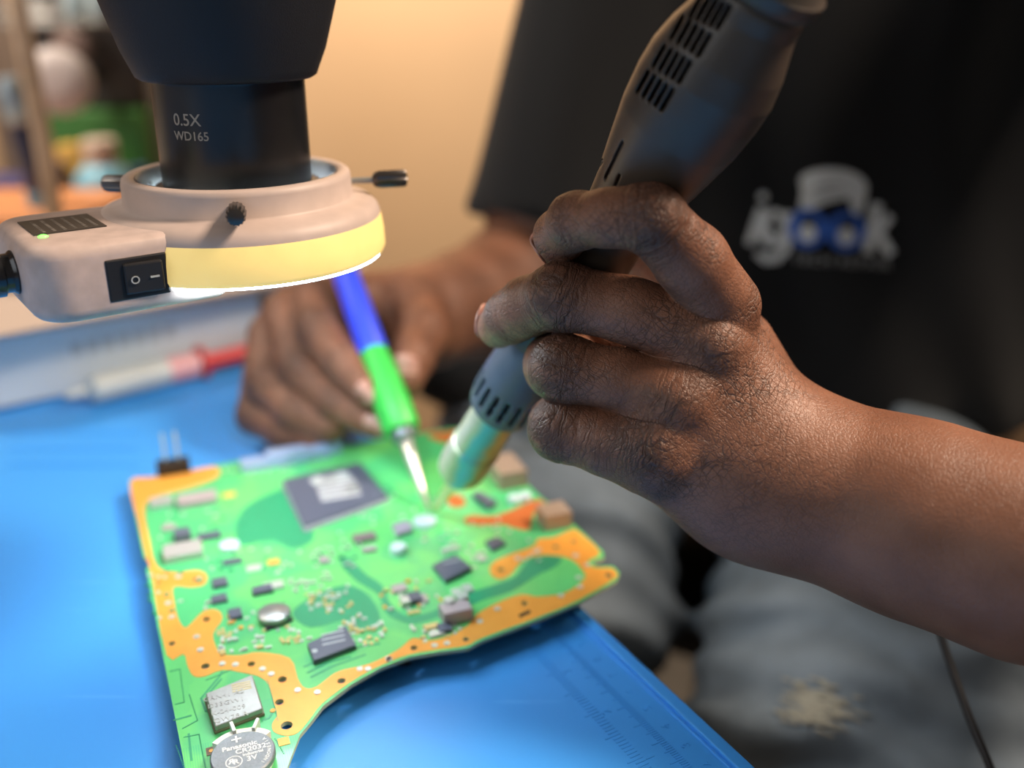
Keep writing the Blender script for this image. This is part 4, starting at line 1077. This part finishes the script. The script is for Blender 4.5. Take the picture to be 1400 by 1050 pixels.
# --- T-shirt
m_shirt = mat('black_cotton', (.006, .007, .009), .85, spec=.25, sheen=.15, bump=.3, bump_scale=1800)
chest_z = .0
def folds(p):
    return (.0035 * np.sin(p[:, 0] * 70 + np.sin(p[:, 2] * 14) * 1.6 + p[:, 2] * 12) + .003 * np.sin(p[:, 0] * 31 - p[:, 2] * 22 + 1.0)) 
def f_shirt(p):
    t = ell(p, (.235, .84, .12), (.235, .165, .40)); t = smin(t, cap(p, SHR, SHL, .070, .070), .07); t = smin(t, ell(p, (.150, .78, -.045), (.245, .155, .085)), .08)
    t = smin(t, ell(p, (.34, .80, .02), (.20, .13, .16)), .06)
    t = smax(t, -.10 - p[:, 2], .02)
    # sleeves
    for sh, el, r0, r1, L in ((SHR, ELR, .058, .060, .85), (SHL, ARM_UP[1], .070, .064, .70)):
        e_ = sh + (el - sh) * L
        s_ = cap(p, sh, e_, r0, r1)
        ax_ = (el - sh) / np.linalg.norm(el - sh); cut = (p - e_.astype(np.float32)) @ ax_.astype(np.float32) - .004
        s_ = smax(s_, cut, .004)
        t = smin(t, s_, .02)
    neck = cap(p, (.26, .80, .40), (.262, .74, .60), .064, .070)
    t = smax(t, -neck, .006)
    return t + folds(p) * .8
V, Q, N_ = sdf_mesh(f_shirt, (-.15, .53, -.13), (.66, 1.04, .52), .0055, it=1)
shirt = link('t_shirt', np_me(V, Q), m_shirt, person, label='black cotton t-shirt with a chest logo')
#@@LOGO
# chest logo: drawn flat, then laid on the cloth
def lay_on_shirt(me, lift=.0012):
    """me is in pixel-like units (x right, y up, centred on the logo); lay it on the chest surface"""
    cx, cy = 1122, 302
    n = len(me.vertices); co = np.empty(n * 3, np.float32); me.vertices.foreach_get('co', co); co = co.reshape(-1, 3)
    o_ = np.array([0, 0, H]); D = np.array([P(cx + a, cy - b, 1.0) - o_ for a, b, _ in co]); D /= np.linalg.norm(D, axis=1)[:, None]
    t = np.full(n, .45)
    for _ in range(60):
        p = (o_ + D * t[:, None]).astype(np.float32); t += f_shirt(p) * .7
    pp = o_ + D * (t - lift - co[:, 2] * .0004)[:, None]
    me.vertices.foreach_set('co', pp.astype(np.float32).ravel()); me.update(); return me
m_lw = mat('pale_grey_print', (.66, .70, .72), .8); m_lb = mat('blue_print', (.035, .13, .55), .8); m_lg = mat('dull_grey_print', (.24, .25, .26), .8)
m_ld = m_shirt
def densify(me, L=6):
    bm = bmesh.new(); bm.from_mesh(me); bmesh.ops.triangulate(bm, faces=bm.faces[:])
    for _ in range(4):
        es = [e for e in bm.edges if e.calc_length() > L]
        if not es: break
        bmesh.ops.subdivide_edges(bm, edges=es, cuts=1); bmesh.ops.triangulate(bm, faces=bm.faces[:])
    bm.to_mesh(me); bm.free(); return me
def logo(loops, m, layer=0):
    me = flat(loops, 0, .5); me.transform(Matrix.Translation((0, 0, layer))); link('logo', lay_on_shirt(densify(me)), m, shirt)
def L2(pts): return [(x - 1122, 302 - y) for x, y in pts]
def ringl(cx, cy, r, n=28, sx=1): return [(cx - 1122 + r * sx * math.cos(2 * math.pi * k / n), 302 - cy + r * math.sin(2 * math.pi * k / n)) for k in range(n)]
def stroke(pts, wd_):
    pts = [np.array(p, float) for p in pts]; l = []; r_ = []
    for i, p in enumerate(pts):
        d = pts[min(i + 1, len(pts) - 1)] - pts[max(i - 1, 0)]; d /= np.linalg.norm(d); nn = np.array([-d[1], d[0]]) * (wd_[i] if hasattr(wd_, '__len__') else wd_) / 2
        l.append(p + nn); r_.append(p - nn)
    return L2(l + r_[::-1])
logo([stroke([(1041, 284), (1036, 300), (1028, 325), (1023, 334)], [10, 12, 12, 9])], m_lw)                  # i
logo([ringl(1043, 269, 6)], m_lw)
logo([ringl(1057, 312, 26, sx=.85), [(1060 - 1122 + 7 * math.cos(a_ * .4488), 302 - 309 + 15 * math.sin(a_ * .4488)) for a_ in range(14)]], m_lw, 1)                                    # g
logo([stroke([(1078, 290), (1079, 315), (1074, 340), (1062, 353), (1046, 354), (1034, 346)], [11, 12, 12, 13, 13, 7])], m_lw, 2)
for cx, cy in ((1104, 312), (1157, 316)):
    logo([ringl(cx, cy, 27)], m_lb, 3)
    logo([ringl(cx + 2, cy - 9, 9, sx=1.3)], m_shirt, 4)
    logo([ringl(cx, cy + 7, 12)], m_lw, 5)
logo([stroke([(1118, 306), (1144, 308)], 9)], m_lb, 4)
logo([stroke([(1199, 278), (1193, 312), (1186, 346)], [15, 15, 14])], m_lw, 2)                               # k
logo([stroke([(1217, 295), (1200, 318)], 12)], m_lw, 3); logo([stroke([(1199, 316), (1218, 348)], 13)], m_lw, 3)
hairl = smooth_loop([(1094, 284), (1096, 262), (1094, 244), (1108, 234), (1138, 230), (1168, 236), (1184, 250), (1184, 268), (1176, 292), (1166, 290), (1160, 272), (1148, 273), (1128, 278), (1110, 286)], 4)
logo([L2(hairl)], m_lw, 2)
for off in (0, 9): logo([stroke([(1108, 262 + off), (1126, 255 + off), (1150, 252 + off)], [1, 3, 1.5])], m_lg, 4)
t = text_me('TECH REPAIR', 17, .25, offset=.3, space=1.08, res=2)
sc = 136 / max(1e-6, max(v.co.x for v in t.vertices) - min(v.co.x for v in t.vertices))
t.transform(Matrix.Translation((1150 - 1122, 302 - 358, 1)) @ Matrix.Rotation(math.radians(-3.5), 4, 'Z') @ Matrix.Diagonal((sc, 1, 1, 1)))
link('logo', lay_on_shirt(densify(t, 8)), m_lg, shirt)
#@@JEANS
# --- jeans
m_jean = mat('faded_denim', (.23, .29, .355), .85, spec=.2, noise_amt=.45, noise_scale=13, bump=.4, bump_scale=1500)
HPR, HPL = np.array([.06, .88, -.13]), np.array([.32, .86, -.13])
KNR, KNL = np.array([.012, .56, -.135]), np.array([.190, .42, -.150])
def f_jean(p):
    d = cap(p, HPR, KNR, .110, .090); d = smin(d, cap(p, KNR, (.02, .62, -.68), .088, .052), .04)
    e_ = cap(p, HPL, KNL, .110, .090); e_ = smin(e_, cap(p, KNL, (.24, .50, -.68), .088, .054), .04)
    d = smin(d, e_, .012)
    d = smin(d, cap(p, HPR, HPL, .115, .115), .05)
    q = p[:, 1] * .8 + p[:, 2] * .9
    return d + .0045 * np.sin(q * 75 + np.sin(p[:, 0] * 22) * 2.2) + .003 * np.sin(q * 160 + p[:, 0] * 60 + np.sin(p[:, 0] * 70))
V, Q, N_ = sdf_mesh(f_jean, (-.12, .30, -.74), (.48, 1.04, .01), .006, it=1)
jeans = link('jeans', np_me(V, Q), m_jean, person, label='faded blue grey denim jeans')
def ray_to(fn, px, py, t0=.35):
    o_ = np.array([0, 0, H]); D = P(px, py, 1.0) - o_; D /= np.linalg.norm(D); t = t0
    for _ in range(80): t += float(fn((o_ + D * t)[None].astype(np.float32))[0]) * .7
    return o_ + D * t, D
# frayed light patch at the knee
L = []
for k in range(150):
    x0, y0 = rnd.gauss(1105, 20), rnd.gauss(962, 15)
    a, D = ray_to(f_jean, x0, y0); b_, _ = ray_to(f_jean, x0 + rnd.uniform(10, 28), y0 + rnd.uniform(2, 12))
    L.append(tube([a - D * .001, (a + b_) / 2 - D * .002, b_ - D * .001], .0006, 4))
o = link('frayed_threads', merge(L), mat('pale_threads', (.36, .36, .31), .9), jeans); o['kind'] = 'stuff'
for fx, fy in ((.02, .62), (.26, .50)):
    sh = link('shoe', box((fx, fy - .06, -.71), (.10, .28, .07), bev=.028, seg=4), mat('pinkish_white_canvas', (.62, .50, .46), .7), person, smooth=True)
# seat under the person
stool = thing('stool', 'round black work stool beneath the person in jeans', 'stool', (.225, .88, -.75))
link('seat', lathe([(.02, -.320), (.17, -.320), (.18, -.305), (.18, -.280), (.16, -.266), (.02, -.266)], 48, at=(.225, .88, 0)), m_blk, stool, smooth=40)
link('column', lathe([(.025, -.72), (.025, -.319)], 24, at=(.225, .88, 0)), MATS['silver_can'], stool, smooth=40)
link('foot_ring', lathe([(.03, -.75), (.22, -.75), (.22, -.735), (.03, -.715)], 48, at=(.225, .88, 0)), m_blk, stool, smooth=40)
# hanging cable at the right
pts = [P(1650, 660, .50), P(1500, 700, .46), P(1330, 750, .42), P(1280, 800, .40), P(1285, 860, .395), P(1300, 910, .39), P(1325, 980, .38), P(1358, 1060, .37), P(1400, 1180, .36), P(1440, 1500, .36)]
cb_ = link('hanging_cable', tube(smooth_path(pts, 8), .0016, 10), m_blk, smooth=True)
cb_['label'] = 'thin black cable hanging beside the jeans at the right'; cb_['category'] = 'cable'
#@@BACK
# ================================================================== things behind the mat, on the table
def block_at(name, label, cat, x0, x1, yb, yt, depth, m, z=0.0, bev=.003, rot=0, parts=None, Zd=None):
    """upright box standing at ground pixel row yb between columns x0..x1, top at row yt"""
    a, b = G(x0, yb, z), G(x1, yb, z); c = (a + b) / 2; Zc = (c[1] * cP + (H - c[2]) * sP)
    wdt = float(np.linalg.norm(b - a)); v = (yt - 525) / F
    top = H + (c[1]) * (-sP - v * cP) / (cP - v * sP)
    h = top - z
    t = thing(name, label, cat, (c[0], c[1] + depth / 2, z))
    link('case', box((c[0], c[1] + depth / 2, z + h / 2), (wdt, depth, h), Matrix.Rotation(rot, 3, 'Z'), bev), m, t)
    return t, c, wdt, h
# white carton lying along the far edge of the mat
q0, q1 = G(-60, 572, .0018), G(362, 483, .0018); dv = (q1 - q0)[:2]; Lc = float(np.linalg.norm(dv)); dv /= Lc; nv = np.array([-dv[1], dv[0]])
m_car = mat('pale_blue_white_card', (.56, .64, .70), .6, noise_amt=.06, noise_scale=30)
cart = thing('carton', 'long low pale carton with faint grey lettering behind the mat area', 'box', (*((q0 + q1) / 2)[:2], .0018))
cc_ = (q0[:2] + q1[:2]) / 2 + nv * .045
link('case', box((cc_[0], cc_[1], .0018 + .022), (Lc, .09, .044), Matrix.Rotation(math.atan2(dv[1], dv[0]), 3, 'Z'), .0015), m_car, cart)
t = text_me('SLIM BOX', .018, .0002, space=1.1); qq = q0[:2] + dv * Lc * .42 - nv * .0003
t.transform(frame_at((qq[0], qq[1], .029), (*dv, 0), (0, 0, 1))); 
bpy.data.meshes.remove(t)
L = []
for k in range(7):
    a = q0[:2] + dv * (Lc * .36 + k * .0095); w_ = .006
    L.append(prism([a - nv * .0003, a + dv * w_ - nv * .0003, a + dv * w_ + nv * .0005, a + nv * .0005], .026, .034))
o = link('faint_lettering', merge(L), mat('faint_grey_print', (.40, .44, .47), .7), cart); o['kind'] = 'stuff'
# cream folded cloth or paper on the carton
cr_ = thing('paper_stack', 'cream and pinkish papers lying on top of the pale carton', 'papers', (cc_[0], cc_[1], .0462))
m_cream = mat('cream_paper', (.46, .36, .30), .8)
for k in range(4):
    link('sheet', box((cc_[0] + .03 + k * .006, cc_[1] + .005, .0472 + k * .0021), (.30 - k * .02, .078, .0019), Matrix.Rotation(math.atan2(dv[1], dv[0]) + .03 * (k - 1.5), 3, 'Z'), .0003), m_cream, cr_)
# syringe of flux lying in front of the carton
sy = thing('syringe', 'flux syringe with white barrel and red plunger lying before the carton', 'syringe', tuple(G(240, 520, .002)))
a, b_ = Vector(G(90, 542, .009)), Vector(G(352, 478, .009)); sd = (b_ - a).normalized(); SL = (b_ - a).length
link('barrel', lathe([(.002, 0), (.0035, .012), (.0088, .016), (.0090, SL * .42), (.0086, SL * .50)], 28, at=a, axis=sd), mat('milky_barrel', (.52, .56, .55), .3), sy, smooth=40, label='milky white barrel')
link('stopper', lathe([(.0086, SL * .48), (.0086, SL * .66)], 28, at=a, axis=sd), mat('pink_stopper', (.70, .36, .38), .4), sy, smooth=40, label='pinkish section seen through the barrel')
link('flange', lathe([(.0115, SL * .67), (.0115, SL * .69)], 28, at=a, axis=sd), mat('red_plastic', (.62, .03, .035), .4), sy, smooth=40)
link('plunger', lathe([(.0055, SL * .66), (.0055, SL * .98), (.0088, SL * .985), (.0088, SL)], 28, at=a, axis=sd), MATS['red_plastic'], sy, smooth=40, label='red plunger')
# blue strap leaning behind the carton's right end
bt_ = link('blue_marker', tube([P(350, 466, .71), P(322, 415, .73), P(303, 380, .75)], .006, 16), mat('navy_plastic', (.03, .07, .24), .5), smooth=True)
bt_['label'] = 'navy blue marker pen leaning behind the red plunger'; bt_['category'] = 'pen'
# tan bundle behind
tb, _, _, _ = block_at('cardboard_box', 'tan cardboard box under the lamp behind the carton', 'box', 240, 372, 445, 385, .10, mat('tan_cardboard', (.66, .50, .36), .8))
# orange tray
ob, oc, ow, oh = block_at('orange_bin', 'orange plastic parts bin at the left, behind the lamp', 'bin', -80, 118, 392, 305, .12, mat('orange_plastic', (.80, .22, .04), .5))
link('rim', box((oc[0], oc[1] + .06, oh + .001), (ow + .01, .13, .008), bev=.002), mat('dull_orange_rim', (.62, .25, .10), .5), ob)
zo = 0
def bottle(name, label, px, yb, yt, rpx, m, capm=None, Z=None):
    c = G(px, yb, 0); v = (yt - 525) / F; top = H + c[1] * (-sP - v * cP) / (cP - v * sP); Zc = c[1] * cP + H * sP; r_ = rpx * Zc / F
    t = thing(name, label, 'bottle', (c[0], c[1], 0))
    link('flask', lathe([(r_ * .9, 0), (r_, .004), (r_, top * .62), (r_ * .7, top * .74), (r_ * .45, top * .78), (r_ * .45, top * .8)], 32, at=(c[0], c[1], 0)), m, t, smooth=40)
    link('cap', lathe([(r_ * .55, top * .79), (r_ * .58, top * .98), (r_ * .5, top)], 24, at=(c[0], c[1], 0)), capm or m, t, smooth=40)
    return t
bottle('solvent_bottle', 'light blue bottle with beige cap behind the lamp screw', 156, 330, 190, 38, mat('light_blue_plastic', (.16, .38, .50), .4), mat('beige_cap', (.52, .40, .32), .5))
bottle('glue_bottle', 'small dark blue bottle behind the lamp collar, left of the lens', 200, 322, 228, 22, mat('deep_blue_plastic', (.04, .07, .22), .4))
y_, c_, w_, h_ = block_at('yellow_tool_case', 'narrow golden yellow case standing beside the light blue bottle', 'case', 92, 142, 318, 200, .03, mat('golden_yellow', (.66, .38, .08), .5))
block_at('purple_box', 'muted purple box left of the yellow case', 'box', 52, 92, 325, 225, .04, mat('muted_purple', (.14, .09, .16), .6))
block_at('navy_box', 'navy blue box at the left edge behind the orange bin', 'box', -60, 40, 318, 250, .06, mat('navy_box_card', (.045, .04, .13), .6))
block_at('white_card_box', 'small pinkish white box between bin and yellow case', 'box', 72, 118, 345, 292, .03, mat('pinkish_white_card', (.62, .48, .42), .7))
# green crate with dark equipment above it
m_gcr = mat('green_plastic', (.05, .20, .035), .55, noise_amt=.3, noise_scale=20)
gr, c_, w_, h_ = block_at('green_crate', 'green crate behind the bottles, under the dark equipment', 'crate', 52, 212, 300, 152, .16, m_gcr)
zt_ = h_ 
bk = thing('dark_equipment', 'black bench equipment box standing on the green crate', 'equipment', (c_[0], c_[1] + .08, zt_))
link('case', box((c_[0], c_[1] + .09, zt_ + .06), (w_, .14, .12), bev=.004), mat('brown_black_metal', (.028, .020, .018), .5), bk)
link('knob', lathe([(.018, 0), (.018, .012), (.015, .014)], 24, at=P(103, 62, 1.0) , axis=(0, -1, 0)), mat('dusty_pink_knob', (.20, .13, .11), .5), bk, smooth=40)
# white mug hanging/standing in front of the equipment
mg = thing('tape_roll', 'off-white rounded spool in front of the dark equipment', 'spool', tuple(P(82, 145, .97)))
pc = P(80, 112, .95)
link('spool', lathe([(.012, -.02), (.026, -.018), (.031, -.008), (.031, .010), (.026, .018), (.012, .02)], 40, at=pc, axis=(.3, -1, .15)), mat('dusty_white', (.50, .43, .42), .6), mg, smooth=60)
link('bracket', box((pc[0], pc[1] + .05, pc[2]), (.01, .09, .01)), m_blk, mg)
# wooden post and dark soldering iron stand at far left
pst = link('wooden_dowel', tube([P(76, 310, .80) , P(62, 210, .78), P(40, 90, .74), P(10, -60, .70)], .0072, 16), mat('tan_wood', (.52, .36, .24), .6, noise_amt=.2, noise_scale=80), smooth=True)
pst['label'] = 'tan wooden dowel leaning at the far left'; pst['category'] = 'rod'
ir = thing('soldering_iron', 'dark soldering iron with shiny blue grey collar leaning at the far left', 'soldering iron', tuple(G(60, 345, 0)))
a, b_ = Vector(P(64, 300, .86)), Vector(P(10, 105, .80)); dd = (b_ - a).normalized(); LL = (b_ - a).length
link('handle', lathe([(.006, 0), (.009, .01), (.010, LL * .62), (.008, LL * .70)], 24, at=a, axis=dd), mat('indigo_grip', (.035, .035, .07), .35), ir, smooth=40)
link('collar', lathe([(.008, LL * .69), (.012, LL * .73), (.012, LL * .90), (.007, LL)], 24, at=a, axis=dd), mat('blue_grey_steel', (.36, .44, .50), .25, metal=.5), ir, smooth=40, label='shiny blue grey collar')
link('base_grip', lathe([(.011, .01), (.0115, LL * .22)], 24, at=a, axis=dd), mat('sky_blue_rubber', (.10, .28, .42), .4), ir, smooth=40, label='sky blue lower grip')
# wire shelf across the top left
sh_ = thing('wire_shelf', 'chrome wire shelf at the top left behind the microscope', 'shelf', tuple(P(100, 30, 1.0)))
m_wire = mat('grey_wire', (.40, .38, .36), .3, metal=.5)
for yy in (8, 22, 34):
    link('rail', tube([P(-80, yy, 1.0), P(185, yy - 2, 1.0)], .0028, 10), m_wire, sh_, smooth=True)
for k in range(9):
    x = -70 + k * 30
    link('wire', tube([P(x, 34, .998), P(x + 2, -60, 1.0)], .0018, 8), m_wire, sh_, smooth=True)
for x in (-78, 183):
    a = P(x, -60, 1.0); link('upright', tube([(a[0], a[1] + .004, a[2]), (a[0], a[1] + .004, 0.0 - .0035)], .004, 10), m_wire, sh_, smooth=True)
for x in (104, 136):
    j = thing('glass_jar', 'small glass jar with bluish base on the wire shelf, at column %s of two' % ('left' if x < 120 else 'right'), 'jar', tuple(P(x, 30, .985)))
    j['label'] = 'small bluish glass jar on the wire shelf, %s one of two' % ('left' if x < 120 else 'right'); j['group'] = 'glass jars on the wire shelf'
    c = P(x, 28, .985); link('jar_body', lathe([(.008, 0), (.0095, .002), (.0095, .03), (.007, .034)], 24, at=c), mat('pale_glass', (.45, .56, .60), .15, spec=.8), j, smooth=40)
    link('lid', lathe([(.0085, .033), (.0085, .042)], 24, at=c), mat('grey_lid', (.3, .28, .26), .4), j, smooth=40)
# brown shelf backing at the left
bs_ = link('side_cabinet', box((-.52, 1.35, .12), (.30, .10, .95), bev=.004), mat('brown_cabinet', (.22, .15, .11), .6, noise_amt=.3, noise_scale=8))
bs_['label'] = 'brown cabinet standing behind the left background clutter'; bs_['category'] = 'cabinet'
#@@END
